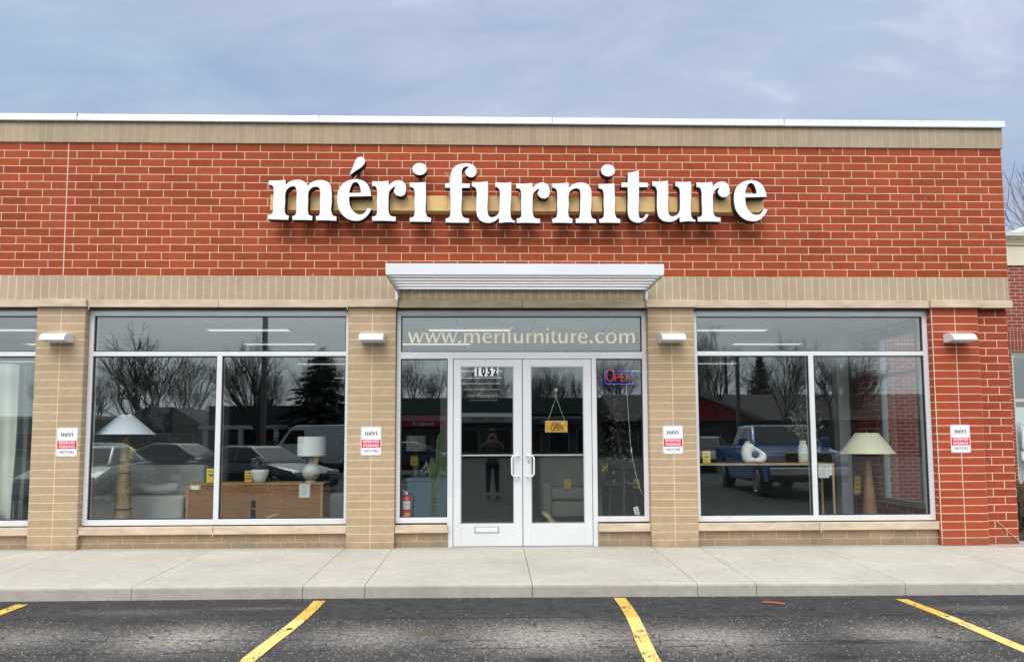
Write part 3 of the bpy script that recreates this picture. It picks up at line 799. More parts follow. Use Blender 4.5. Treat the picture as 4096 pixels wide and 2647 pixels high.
    def door(x0, x1, g0, g1, hx, flip):
        mb = MB()
        zb, zt, gz0, gz1 = -.076, 2.298, .2, 2.204
        mb.box(x0, g0, .108, .155, zb, zt).box(g1, x1, .108, .155, zb, zt).box(g0, g1, .11, .153, zb, gz0).box(g0, g1, .11, .153, gz1, zt)
        d = b('door', mb, M_ALU, bevel=.003)
        g = .01
        mb = MB()
        for a in ((g0, g0 + g, gz0, gz1), (g1 - g, g1, gz0, gz1), (g0 + g, g1 - g, gz0, gz0 + g), (g0 + g, g1 - g, gz1 - g, gz1)):
            mb.box(a[0], a[1], .118, .146, a[2], a[3])
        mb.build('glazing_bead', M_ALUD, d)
        MB().box(g0 + .004, g1 - .004, .129, .136, gz0 + .004, gz1 - .004).build('pane', M_GLASSD, d)
        MB().tube([(g0, .16, 1.065), (g1, .16, 1.065)], .011, 8).build('push_bar', M_WHITE, d, smooth=True, auto=40)
        s = -1 if flip else 1
        mb = MB()
        pts = [(hx, .11, 1.058), (hx, .07, 1.058), (hx, .045, 1.05)]
        xo = hx - s * .085
        pts = [(hx, .108, 1.062), (hx, .06, 1.062), (hx - s * .03, .045, 1.062), (xo + s * .02, .045, 1.06), (xo, .045, 1.035), (xo, .045, .83), (xo + s * .02, .045, .805), (hx - s * .03, .045, .802), (hx, .06, .802), (hx, .108, .802)]
        mb.tube(pts, .0125, 8)
        mb.lathe([(.001, 0), (.021, 0), (.021, .012), (.001, .012)], 0, 0, 12)
        mb2 = MB().tube(pts, .0125, 8)
        mb.bm.free()
        mb2.build('handle', M_WHITE, d, smooth=True, auto=50)
        return d
    dl = door(4.932, 5.812, 5.024, 5.705, 5.762, False)
    dr = door(5.821, 6.706, 5.925, 6.607, 5.872, True)
    b('door_gap', MB().box(5.812, 5.821, .12, .15, -.076, 2.298), M_GASK)
    mb = MB()
    mb.box(5.20, 5.515, .1045, .11, .088, .174)
    ms = mb.build('mail_slot', M_ALUD, dl, bevel=.003)
    MB().box(5.222, 5.493, .1005, .1045, .104, .158).build('slot_flap', M_WHITE, ms, bevel=.004)
    mb = MB()
    for k in range(4): mb.box(5.204 + .0755 * k, 5.279 + .0755 * k, .1265, .1288, 2.083, 2.2)
    nb = mb.build('house_number', M_SIGNW, dl)
    mb = MB()
    for k, ch in enumerate('1052'):
        lettering(mb, ch, (5.242 + .0755 * k, .1258, 2.1415), .156, .010, .66)
    mb.build('numeral', M_INK, nb)
    MB().tube([(5.892, .108, .985), (5.892, .100, .985)], .012, 12).build('lock', M_STEEL, dr)
    # wall side of the shop: the window round the corner
    mb = MB()
    X0, X1 = 12.02, 12.12
    for y0, y1 in ((.602, .66), (1.86, 1.92), (2.98, 3.048)): mb.box(X0, X1, y0, y1, .21, 2.98)
    for z0, z1 in ((.21, .27), (2.27, 2.335), (2.92, 2.98)): mb.box(X0 + .004, X1 - .004, .66, 2.98, z0, z1)
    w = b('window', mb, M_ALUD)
    for y0, y1 in ((.66, 1.86), (1.92, 2.98)):
        for z0, z1 in ((.27, 2.27), (2.335, 2.92)):
            MB().box(12.06, 12.068, y0, y1, z0, z1).build('pane', M_GLASS, w)
    # hanging threads of sealant and a few weep tubes under the stone
    for x, z in ((.345, 2.93), (3.585, 2.93), (.30, .098), (1.95, .098), (9.6, .095)):
        MB().tube([(x, -.01 if z > 1 else .03, z + .02), (x + .006, -.025 if z > 1 else .02, z), (x - .006, -.03 if z > 1 else .015, z - .02)], [.005, .006, .003], 5).build('weep_wick', M_SEAL, STORE)
store()

# ------------------------------------------------------------------ channel-letter sign
def shop_sign():
    s = thing('shop_sign', 'large white raised lettering with black sides on a tan rail across the brick', 'sign', (5.78, -.06, 4.1))
    mb = MB(); mb.box(2.618, 4.86, -.122, -.0, 4.174, 4.374).box(4.861, 6.70, -.122, 0, 4.174, 4.374).box(6.701, 8.942, -.122, 0, 4.174, 4.374)
    rw = mb.build('raceway', M_RACE, s, bevel=.004)
    for x in (2.64, 4.82, 4.84, 6.69, 6.72, 8.92):
        for z in (4.2, 4.24, 4.28, 4.32, 4.35):
            if x in (2.64, 8.92) and z != 4.28: continue
            MB().box(x - .003, x + .003, -.1235, -.12, z - .003, z + .003).build('screw', M_DARK, rw)
    def letter(name, loops, y0=-.25, y1=-.1225):
        mb = MB()
        mb.prism(loops, lambda u, v, d: (u, d, v), y0, y1)
        bmesh.ops.recalc_face_normals(mb.bm, faces=mb.bm.faces[:])
        for f in mb.bm.faces: f.material_index = 0 if f.normal.y < -.8 else 1
        return mb.build(name, [M_LETF, M_LETS], s, recalc=False)
    for k, (g, (dx, dz)) in enumerate(SIGNPOS):
        L = [[(x + dx, z + dz, c) for x, z, c in lp] for lp in parse(SIGN[g])]
        o = letter('letter', [smooth_loop(q, 5) for q in L])
        ex = 'acc' if k == 1 else ('dot' if g == 'i' else None)
        if ex:
            D = [(x + dx, z + dz, c) for x, z, c in parse(SIGN[ex])[0]]
            mb = MB(); mb.prism([smooth_loop(D, 5)], lambda u, v, d: (u, d, v), -.25, -.1225)
            bmesh.ops.recalc_face_normals(mb.bm, faces=mb.bm.faces[:])
            for f in mb.bm.faces: f.material_index = 0 if f.normal.y < -.8 else 1
            dm = mb.build('letter_dot' if ex == 'dot' else 'accent', [M_LETF, M_LETS], o, recalc=False)
            cx = sum(p_[0] for p_ in D) / len(D) + (.0 if ex == 'dot' else -.01); zb = min(p_[1] for p_ in D)
            MB().box(cx - .02, cx + .02, -.16, -.13, 4.48 + dz, zb + .09).build('strap', M_LETS, o)
shop_sign()

# ------------------------------------------------------------------ awning over the doors
def awning():
    a = thing('awning', 'white metal canopy with louvre blades fixed over the entrance doors', 'awning', (5.81, -.5, 3.15))
    mb = MB(); mb.box(4.207, 7.422, -1.0, -.975, 3.158, 3.288).box(4.207, 7.422, -.975, -.93, 3.158, 3.166).box(4.207, 7.422, -.975, -.93, 3.28, 3.288)
    mb.build('fascia', M_AWN, a, bevel=.003)
    for x in (4.222, 7.407):
        s = -1 if x < 5 else 1
        MB().box(x - .008, x + .008, -.975, -.012, 3.165, 3.285).build('side_arm', M_AWN, a)
        MB().box(x + s * .0085, x + s * .014, -1.0, -.012, 3.16, 3.175).build('arm_edge', M_DARK, a)
        mb = MB(); mb.box(x - .004 - s * .012, x + .004 - s * .012, -.075, -.0055, 3.045, 3.30).box(x - .03, x + .03, -.011, -.0045, 3.04, 3.32)
        br = mb.build('bracket', M_STEEL, a)
        MB().tube([(x - s * .02, -.04, 3.07), (x - s * .027, -.04, 3.07)], .012, 8).build('bolt', M_STEEL, br)
    for k in range(5):
        y = -.86 + k * .172
        pr = []
        # rounded nose low at the front, blade rising towards the wall
        for q in range(9):
            th = R(150 + 26 * q); pr.append((y - .055 + .017 * math.cos(th), 3.186 + .017 * math.sin(th)))
        pr += [(y - .02, 3.182), (y + .03, 3.196), (y + .028, 3.204), (y - .02, 3.198)]
        MB().pyz(pr, 4.231, 7.398).build('louvre', M_LOUV, a)
    MB().box(4.231, 7.398, -.06, -.012, 3.18, 3.27).build('wall_rail', M_AWN, a)
awning()

# ------------------------------------------------------------------ wall lights
def wall_lights():
    x = .015
    t = thing('wall_light', 'white half round wall light on the far left tan pier', 'wall light', (x, 0, 2.5), group='wall lights on the piers')
    w = .152
    pr = [(0, 2.608), (-.07, 2.609), (-.13, 2.603), (-.175, 2.585), (-.205, 2.56), (-.222, 2.525), (-.224, 2.507), (-.218, 2.503), (0, 2.496)]
    MB().pyz(pr, x - w, x + w).build('housing', M_WHITE, t, bevel=.012, seg=3)
    MB().box(x - w + .02, x + w - .02, -.205, -.02, 2.488, 2.497).build('lens', M_LENS, t)
    MB().box(x - .1, x + .1, -.012, .0, 2.51, 2.6).build('back_plate', M_WHITE, t)
    for X, lab in ((3.922, 'white half round wall light on the tan pier left of the doors'), (7.716, 'white half round wall light on the tan pier right of the doors'), (11.44, 'white half round wall light on the red brick corner pier')):
        c = copy_tree(t); c.location.x = X; c['label'] = lab
wall_lights()

# ------------------------------------------------------------------ reserved parking signs
def parking_signs():
    X, Z = .14, 1.256
    t = thing('parking_sign', 'small reserved parking sign on the far left tan pier', 'sign', (X, -.004, 1.076), group='reserved parking signs on the piers')
    def rr(w, h, r, n=5):
        o = []
        for cx, cz, a0 in ((w - r, h - r, 0), (-w + r, h - r, 90), (-w + r, -h + r, 180), (w - r, -h + r, 270)):
            for k in range(n + 1):
                a = R(a0 + 90 * k / n); o.append((X + cx + r * math.cos(a), Z + cz + r * math.sin(a)))
        return o
    pl = MB().pxz(rr(.127, .18, .022), -.006, -.0015).build('plate', M_SIGNW, t)
    # thin black border line
    o1, o2 = rr(.119, .172, .017), rr(.1165, .1695, .0155)
    mb = MB(); mb.prism([o1, o2], lambda u, v, d: (u, d, v), -.0068, -.0062); mb.build('border', M_INK, t)
    MB().box(X - .1165, X + .1165, -.0070, -.0062, 1.171, 1.273).build('red_band', M_SIGNR, t)
    mb = MB()
    lettering(mb, 'RESERVED', (X, -.0076, 1.2465), .049, .0007, .86, spacing=1.06); lettering(mb, 'PARKING', (X, -.0076, 1.197), .049, .0007, .9, spacing=1.06)
    mb.build('lettering', M_SIGNW, t)
    mb = MB(); lettering(mb, 'VISITORS', (X, -.0072, 1.130), .050, .0004, .92)
    # the shop's name in its own serif face
    k = .158 / (4.669 - 2.631)
    for g, (dx, dz) in SIGNPOS[:4]:
        for ex in ([g] + (['acc'] if g == 'e' else []) + (['dot'] if g == 'i' else [])):
            lp = [[(X - .079 + (x - 2.631) * k, Z + .07 + (z - 4.0) * k * 1.02) for x, z in smooth_loop(q, 2)] for q in parse(SIGN[ex])]
            mb.prism(lp, lambda u, v, d: (u, d, v), -.0074, -.0063)
    mb.build('lettering', M_INK, t)
    mb = MB(); lettering(mb, 'furniture', (X, -.0072, 1.303), .034, -.0004, .95, shear=.35); mb.build('lettering', M_INKG, t)
    for z in (1.425, 1.087): MB().tube([(X, -.0055, z), (X, -.0095, z)], .0045, 8).build('screw', M_STEEL, t)
    for x, lab in ((3.905, 'small reserved parking sign on the tan pier left of the doors'), (7.726, 'small reserved parking sign on the tan pier right of the doors'), (11.446, 'small reserved parking sign on the red brick corner pier')):
        c = copy_tree(t); c.location.x = x; c['label'] = lab
parking_signs()
# ------------------------------------------------------------------ inside the shop
rnd = random.Random(7)
M_LIT = mat('lamp_tube_panel', (.9, .92, .9), .4, emit=(1, .98, .93), es=.62)
M_TAGY = mat('yellow_tag', (.72, .52, .05), .6, var=.04)
def ceiling_lights():
    first = None
    for y in (2.75, 4.6, 6.6, 8.4, 10.4, 12.6, 15, 18, 22, 26):
        for x in (-2.6, 1.45, 5.05, 9.35):
            if (x < 3 and y > 5 and not (x > 0 and y in (8.4, 12.6))) or (x > 9 and y > 11): continue
            x_ = x + (1.35 if (y in (4.6, 8.4) and x > 9) else 0) - (.7 if (y == 4.6 and 4 < x < 6) else 0)
            if first is None:
                first = thing('ceiling_light', 'long white fluorescent panel glowing in the shop ceiling behind the glass', 'ceiling light', (x_, y, 3.1), group='fluorescent panels in the shop ceiling')
                mb = MB(); w, d = .68, .15
                for a in ((-w, w, -d, -d + .02), (-w, w, d - .02, d), (-w, -w + .02, -d + .02, d - .02), (w - .02, w, -d + .02, d - .02)): mb.box(x_ + a[0], x_ + a[1], y + a[2], y + a[3], 3.05, 3.099)
                mb.build('frame', M_WHITE, first)
                MB().box(x_ - w + .021, x_ + w - .021, y - d + .021, y + d - .021, 3.06, 3.075).build('diffuser', M_LIT, first)
            else:
                c = copy_tree(first); c.location = (x_, y, 3.1)
ceiling_lights()

def price_tag(c, w, h, lab, cat='price tag', group=None, m=None, tilt=0.0, rz=0.0, lines=3):
    """a printed card, a little bent, with its rows of print"""
    mb = MB()
    M = Matrix.Rotation(rz, 3, 'Z') @ Matrix.Rotation(tilt, 3, 'Y')
    n = 4
    P = lambda u, v, d: tuple(Vector(c) + M @ Vector((u * w, d - .012 * math.sin(PI * (v + .5)) * h, v * h)))
    for d in (0, .0012):
        g = [[mb.bm.verts.new(P(u, -.5 + k / n, d)) for u in (-.5, .5)] for k in range(n + 1)]
        for a, b in zip(g[:-1], g[1:]): mb.face([a[0], a[1], b[1], b[0]])
    o = tag(mb.build('price_tag', m or M_TAGY), lab, cat, group)
    mb = MB()
    for k in range(lines):
        v = .28 - .26 * k; hh = .035 if k < lines - 1 else .075; ww = .34 if k < lines - 1 else .26
        vs = [P(u, q, -.0012) for u, q in ((-ww, v - hh), (ww, v - hh), (ww, v + hh), (-ww, v + hh))]
        mb.quad(*vs)
    mb.build('print', mat('tag_print', (.22, .16, .05), .7), o)
    return o

def empire(name, lab, cat, x, y, z=-.06, rz=0, group=None): return thing(name, lab, cat, (x, y, z), rz, group)

def lamp_wood_blue():
    x, y = .556, .62
    t = empire('floor_lamp', 'tall lamp with wide pale blue cone shade on a ringed oak trunk', 'lamp', x, y)
    M1 = wood_mat('oak_trunk', (.22, .14, .065), (.46, .32, .17), 2, 4, .6)
    mb = MB(); mb.lathe([(.365, 1.352), (.075, 1.612), (.072, 1.612), (.360, 1.352)], x, y, 40)
    mb.build('lamp_shade', mat('shade_blue_white', (.74, .78, .88), .7, var=.02), t, smooth=True, auto=60)
    mb = MB(); mb.lathe([(.13, -.06), (.125, .05), (.112, .2), (.10, .37), (.092, .5), (.082, .66), (.073, .845), (.066, 1.0), (.058, 1.2), (.052, 1.29), (.042, 1.315), (.0, 1.318)], x, y, 28, wave=lambda a, z: .03 * math.sin(a * 5 + z * 9) + .012 * math.sin(a * 23 + z * 3))
    mb.build('trunk', M1, t, smooth=True)
    mb = MB()
    for z, r in ((.845, .0755), (.372, .103)): mb.lathe([(r - .01, z - .008), (r + .004, z - .008), (r + .004, z + .008), (r - .01, z + .008)], x, y, 28)
    mb.build('ring', M_DARK, t)
    MB().tube([(x, y, 1.31), (x, y, 1.63)], .008, 8).build('stem', M_DARK, t)
    MB().lathe([(.012, 1.612), (.012, 1.635), (.004, 1.642), (0, 1.642)], x, y, 10).build('finial', M_DARK, t)
lamp_wood_blue()
price_tag((.642, .60, 1.113), .05, .16, 'narrow yellow tag hanging beside the oak lamp trunk', rz=R(65))

def sofa():
    t = empire('sofa', 'white upholstered sofa with a pillow, behind the lamp with the wide cone shade', 'sofa', .5, 1.7)
    M = mat('sofa_linen', (.52, .51, .48), .9, var=.05, bump=.2, bscale=150)
    MB().box(-.55, 1.115, 1.15, 2.1, .02, .50).build('seat', M, t, bevel=.05, seg=4, smooth=True)
    MB().box(-.55, -.25, 1.15, 2.1, .3, .80).build('arm', M, t, bevel=.06, seg=4, smooth=True)
    MB().box(-.55, 1.115, 1.9, 2.15, .3, .9).build('backrest', M, t, bevel=.06, seg=4, smooth=True)
    mb = MB()
    for k in range(13):
        pass
    mb.ball((.70, 1.32, .595), .1, 3.0, 1.3, .92, 3)
    for v in mb.bm.verts:
        v.co.z += .035 * math.cos((v.co.x - .7) * 10) * -1 * (v.co.z > .595)
    mb.build('pillow', mat('pillow_white', (.62, .61, .57), .9, var=.05), t, smooth=True)
    mb = MB()
    for x in (-.45, 1.02):
        for y in (1.25, 2.0): mb.lathe([(.03, -.06), (.035, .03)], x, y, 10)
    mb.build('leg', M_DARK, t)
    mb = MB(); mb.ball((1.118, 1.28, .26), .1, .09, .75, 1.35, 2); mb.build('end_oval', mat('oval_black', (.02, .02, .02), .9), t, smooth=True)  # flat near-black oval set on the right end of the seat
sofa()

def back_cabinet():
    t = empire('sideboard', 'brown wooden sideboard standing with its back to the left shop window', 'sideboard', 2.24, .95)
    W = wood_mat('sideboard_wood', (.20, .085, .030), (.32, .15, .06), 0, 2.2, .5); W2 = wood_mat('sideboard_edge', (.30, .17, .07), (.42, .26, .12), 2, 3, .5)
    x0, x1 = 1.335, 3.155; y0, y1 = .71, 1.15
    MB().box(x0, x1 + .01, y0 - .01, y1, .672, .695).build('top', W2, t, bevel=.003)
    xs = [1.385, 1.826, 2.199, 2.262, 2.635, 3.10]
    MB().box(1.376, 1.824, y0, y0 + .015, 0, .671).box(1.828, 2.198, y0, y0 + .015, 0, .671).box(2.263, 2.633, y0, y0 + .015, 0, .671).box(2.637, 3.112, y0, y0 + .015, 0, .671).box(2.198, 2.263, y0, y0 + .015, .47, .671).build('back_panel', W, t)
    for a, b in ((x0, 1.374), (3.114, x1)): MB().box(a, b, y0 - .004, y1, -.06, .671).build('side', W2, t, bevel=.003)
    mb = MB()
    ar = [(2.198, .436)] + [(2.2305 + .0325 * math.cos(PI - PI * k / 10), .436 + .0325 * math.sin(PI * k / 10)) for k in range(11)] + [(2.263, .436), (2.263, .472), (2.198, .472)]
    mb.pxz(ar, y0 + .001, y0 + .014); mb.build('slot_arch', W, t)
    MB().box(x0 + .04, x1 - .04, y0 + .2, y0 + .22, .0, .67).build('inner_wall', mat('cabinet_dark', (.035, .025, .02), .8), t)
    MB().box(x0 + .04, x1 - .04, y0 + .02, y0 + .199, .345, .362).build('shelf', W2, t)
    MB().box(x0 + .04, x1 - .04, y0 + .02, y1, -.02, 0).build('bottom', W, t)
    o = MB().box(1.382, 1.534, y0 - .0135, y0 - .0115, .612, .671).build('sticker', M_PAPER, t)
    MB().box(1.385, 1.405, y0 - .0145, y0 - .0136, .614, .669).box(1.51, 1.531, y0 - .0145, y0 - .0136, .614, .669).build('tape', mat('tape', (.42, .30, .16), .5), o)
back_cabinet()
price_tag((1.648, .74, .80), .115, .185, 'bright yellow card standing on the sideboard behind the window mullion', 'price card', m=M_YEL, lines=2)
price_tag((2.07, .98, .775), .10, .15, 'yellow card leaning on the sideboard behind the white ribbed pot', 'price card')

def topiary():
    x, y = 2.262, .86
    t = thing('potted_plant', 'dark round topiary ball in a white ribbed pot on the brown sideboard', 'plant', (x, y, .696))
    mb = MB(); mb.lathe([(.066, .697), (.085, .74), (.103, .79), (.113, .835), (.113, .862), (.108, .872), (.098, .868), (.09, .84), (0, .83)], x, y, 72, wave=lambda a, z: .035 * math.cos(a * 24) * (z < .866))
    mb.build('pot', M_WHITE, t, smooth=True)
    mb = MB(); mb.ball((x, y, .93), .085, sub=2)
    r2 = random.Random(3)
    for k in range(1500):
        a = r2.uniform(0, 2 * PI); cz = r2.uniform(-.12, 1); s = math.sqrt(max(0, 1 - cz * cz))
        d = Vector((s * math.cos(a), s * math.sin(a), cz)); rr = r2.uniform(.075, .112)
        mb.mi = 1 if r2.random() < .3 else 0
        mb.leaf(Vector((x, y, .925)) + d * rr, d + Vector((r2.uniform(-.8, .8), r2.uniform(-.8, .8), r2.uniform(-.2, .9))), (r2.random(), r2.random(), 1), .024, .014)
    mb.build('foliage', [mat('topiary_dark', (.05, .043, .052), .7, var=.3), mat('topiary_pale', (.48, .45, .47), .7, var=.2)], t, recalc=False)
topiary()

def lamp_ceramic():
    x, y = 2.948, .9
    t = thing('table_lamp', 'table lamp with white drum shade and grey ribbed ceramic base on the sideboard', 'lamp', (x, y, .696))
    mb = MB(); mb.lathe([(.190, 1.052), (.188, 1.314), (.184, 1.314), (.186, 1.052)], x, y, 40)
    mb.build('lamp_shade', mat('shade_white', (.74, .76, .74), .7, var=.015), t, smooth=True, auto=50)
    mb = MB(); mb.lathe([(.05, .722), (.085, .74), (.108, .775), (.117, .82), (.108, .865), (.08, .905), (.05, .94), (.034, .975), (.03, 1.016), (.026, 1.018), (0, 1.018)], x, y, 60, wave=lambda a, z: .012 * math.sin(a * 30 + 3 * math.sin(z * 60)))
    mb.build('base', mat('ceramic_grey', (.36, .35, .31), .45, var=.15, scale=20), t, smooth=True)
    MB().lathe([(.078, .6965), (.078, .712), (.074, .715), (0, .715)], x, y, 28).build('foot', mat('acrylic', (.5, .52, .5), .1), t)
    MB().lathe([(.055, .7155), (.055, .7215), (0, .7215)], x, y, 28).build('collar', mat('brass', (.75, .55, .22), .25, metal=1), t)
    MB().lathe([(.012, 1.0185), (.012, 1.06), (.004, 1.065), (.004, 1.33), (.008, 1.332), (.008, 1.345), (0, 1.35)], x, y, 10).build('stem', MATS['brass'], t)
lamp_ceramic()
price_tag((3.022, .84, .985), .062, .10, 'yellow tag hanging under the white drum lamp shade', tilt=R(6))
def paper_sleeve(x, y, z, w, h, lab):
    t = MB().box(x - w / 2 - .018, x + w / 2 + .018, y, y + .002, z - h / 2 - .012, z + h / 2 + .03).build('paper_sleeve', mat('clear_sleeve', (.55, .55, .52), .2, var=.03))
    tag(t, lab, 'paper')
    MB().box(x - w / 2, x + w / 2, y - .002, y - .0005, z - h / 2, z + h / 2).build('sheet', M_PAPER, t)
    mb = MB()
    mb.box(x - w * .4, x + w * .4, y - .003, y - .0022, z + h * .36, z + h * .44)
    for k in range(9):
        q = z + h * .26 - k * h * .075; mb.box(x - w * .42, x + w * (.42 - .15 * ((k * 7) % 3) / 2), y - .003, y - .0022, q, q + h * .03)
    mb.build('print', mat('paper_print', (.35, .36, .36), .7), t)
paper_sleeve(2.914, .69, .583, .115, .15, 'printed sheet in a clear sleeve taped to the back of the brown sideboard')

def side_chair():
    t = empire('chair', 'grey rounded upholstered chair at the right end of the left shop window', 'chair', 3.3, 2.4)
    M = mat('chair_grey', (.30, .31, .32), .85, var=.05, bump=.15)
    MB().box(2.92, 3.55, 2.2, 2.33, -.0, .45).build('backrest', M, t, bevel=.06, seg=5, smooth=True)
    MB().box(2.95, 3.52, 2.31, 2.8, .12, .3).build('seat', M, t, bevel=.05, seg=4, smooth=True)
    for x in (3.0, 3.47):
        for y in (2.3, 2.75): MB().tube([(x, y, .14), (x, y, -.06)], .018, 8).build('leg', M_DARK, t)
side_chair()

def wall_partition():
    o = tag(MB().box(-3.4, .35, 5.05, 5.15, -.06, 3.05).build('partition_wall', M_RIND), 'pale display partition standing deep in the left half of the shop', 'wall')
    t = thing('framed_painting', 'black framed painting with dark clouds of paint on the partition', 'painting', (-1.09, 5.0, 1.4))
    x0, x1, z0, z1 = -1.455, -.72, 1.42, 2.78
    mb = MB()
    for a in ((x0, x1, z0, z0 + .025), (x0, x1, z1 - .025, z1), (x0, x0 + .025, z0 + .025, z1 - .025), (x1 - .025, x1, z0 + .025, z1 - .025)): mb.box(a[0], a[1], 5.0, 5.048, a[2], a[3])
    mb.build('frame', M_DARK, t)
    q = NT('abstract_paint'); v = q.obj()
    f = q.noise(v, 2.6, 5, .65, 1.4); g = q.noise(v, 5, 3, .6, .8)
    q.base(q.mix(q.ramp(g, [(.55, 0.0), (.68, .6)]), q.ramp(f, [(.4, (.02, .025, .03)), (.5, (.13, .15, .17)), (.58, (.40, .42, .42))]), (.22, .03, .05)))
    MB().box(x0 + .026, x1 - .026, 5.02, 5.04, z0 + .026, z1 - .026).build('canvas', q.m, t)
wall_partition()

def curtains():
    def cur(x0, x1, y, m, lab, seed):
        r2 = random.Random(seed)
        n = 70; ph = [r2.uniform(0, 6) for _ in range(4)]
        mb = MB(); rows = []
        for j in range(13):
            z = 2.285 - j * (2.285 - .19) / 12; fl = 1 + .5 * (j / 12) ** 2
            row = []
            for k in range(n + 1):
                u = k / n; x = x0 + (x1 - x0) * u + .02 * math.sin(j * .5 + ph[3]) * (j / 12)
                yy = y + fl * (.028 * math.sin(u * 22 + ph[0] + .12 * j) + .02 * math.sin(u * 41 + ph[1] - .09 * j))
                row.append(mb.bm.verts.new((x, yy, z + (.03 * math.sin(u * 17) if j == 12 else 0))))
            rows.append(row)
        for a, b in zip(rows[:-1], rows[1:]):
            for k in range(n): mb.face([a[k], a[k + 1], b[k + 1], b[k]])
        o = mb.build('curtain', m, smooth=True); tag(o, lab, 'curtain')
        sm = o.modifiers.new('thick', 'SOLIDIFY'); sm.thickness = .004
        return o
    cur(-1.9, -.785, .50, mat('linen_white', (.62, .62, .56), .9, var=.04, bump=.15, bscale=200), 'white linen curtain hanging behind the far left shop window', 2)
    cur(-.80, -.36, .53, mat('linen_shadow_grey', (.15, .165, .16), .9, var=.06, bump=.15, bscale=200), 'linen curtain coloured shadow grey next to the white one behind the far left window', 5)  # shadow over the linen is put into this grey
    t = tag(MB().tube([(-3.4, .51, 2.31), (-.3, .51, 2.31)], .014, 10).build('curtain_rail', M_WHITE), 'thin white rail carrying the curtains behind the far left window', 'curtain rail')
curtains()

def extinguisher():
    x, y = 4.328, .262
    t = thing('fire_extinguisher', 'red fire extinguisher standing on the ledge left of the doors', 'fire extinguisher', (x, y, .2))
    Mr = mat('extinguisher_red', (.55, .02, .03), .3, var=.03, coat=.4)
    MB().lathe([(.05, .201), (.055, .21), (.055, .50), (.048, .53), (.03, .55), (.017, .558), (0, .56)], x, y, 28).build('cylinder', Mr, t, smooth=True, auto=50)
    mb = MB()
    q = [(x + .0562 * math.sin(a), y - .0562 * math.cos(a)) for a in [R(-58 + 116 * k / 10) for k in range(11)]]
    for z0, z1 in ((.385, .485),):
        lo = mb.verts([(a, b, z0) for a, b in q]); hi = mb.verts([(a, b, z1) for a, b in q])
        for k in range(10): mb.face([lo[k], lo[k + 1], hi[k + 1], hi[k]])
    lb = mb.build('label_sheet', M_PAPER, t, smooth=True)
    mb = MB()
    for z, w in ((.468, 26), (.45, 40), (.438, 34), (.42, 14), (.405, 44)):
        q = [(x + .0568 * math.sin(a), y - .0568 * math.cos(a)) for a in [R(-w + 2 * w * k / 6) for k in range(7)]]
        lo = mb.verts([(a, b, z - .0025) for a, b in q]); hi = mb.verts([(a, b, z + .0025) for a, b in q])
        for k in range(6): mb.face([lo[k], lo[k + 1], hi[k + 1], hi[k]])
    mb.build('print', mat('label_print', (.08, .08, .09), .6), lb)
    MB().box(x - .015, x + .015, y - .015, y + .015, .556, .585).build('valve', M_STEEL, t, bevel=.004)
    MB().tube([(x + .01, y, .588), (x - .02, y, .603), (x - .055, y, .622)], [.008, .008, .006], 6).tube([(x + .01, y, .575), (x - .03, y, .58), (x - .05, y, .57)], [.007, .007, .005], 6).build('lever', M_WHITE, t)
    MB().tube([(x + .012, y, .575), (x + .05, y - .005, .578), (x + .078, y - .01, .56), (x + .088, y - .012, .52), (x + .086, y - .012, .42), (x + .08, y - .012, .34)], .0095, 8).build('hose', M_DARK, t, smooth=True)
    MB().tube([(x + .08, y - .012, .34), (x + .078, y - .012, .28)], [.011, .013], 8).build('nozzle', M_DARK, t)
extinguisher()

def blue_chest():
    t = empire('chest', 'pale blue painted chest behind the cactus left of the doors', 'chest', 4.37, 1.9)
    M = mat('chest_blue', (.17, .30, .40), .55, var=.08)
    MB().box(4.19, 4.78, 1.5, 2.45, -.0, .672).build('body', M, t, bevel=.006)
    MB().box(4.172, 4.80, 1.475, 2.47, .6725, .70).build('top', mat('chest_blue_top', (.22, .33, .42), .5, var=.08), t, bevel=.006)
    for x in (4.22, 4.75):
        for y in (1.54, 2.41): MB().box(x - .025, x + .025, y - .025, y + .025, -.06, -.0005).build('foot', M, t)
    o = thing('ginger_jar', 'round black and white patterned jar with lid on the blue chest', 'jar', (4.41, 2.15, .7005))
    q = NT('jar_pattern'); v = q.obj(); vo = q.n('ShaderNodeTexVoronoi', _Scale=26.0); q.l(v, vo.inputs['Vector'])
    q.base(q.mix(q.ramp(vo.outputs['Distance'], [(.42, 0.0), (.5, 1.0)]), (.62, .62, .6), (.03, .032, .035))); q.rough(.25)
    MB().lathe([(.05, .701), (.075, .72), (.096, .77), (.09, .82), (.06, .855), (.045, .862), (0, .864)], 4.41, 2.15, 30).build('body', q.m, o, smooth=True)
    MB().lathe([(.052, .8645), (.045, .885), (.015, .9), (.012, .915), (.018, .925), (0, .935)], 4.41, 2.15, 24).build('lid', q.m, o, smooth=True)
blue_chest()

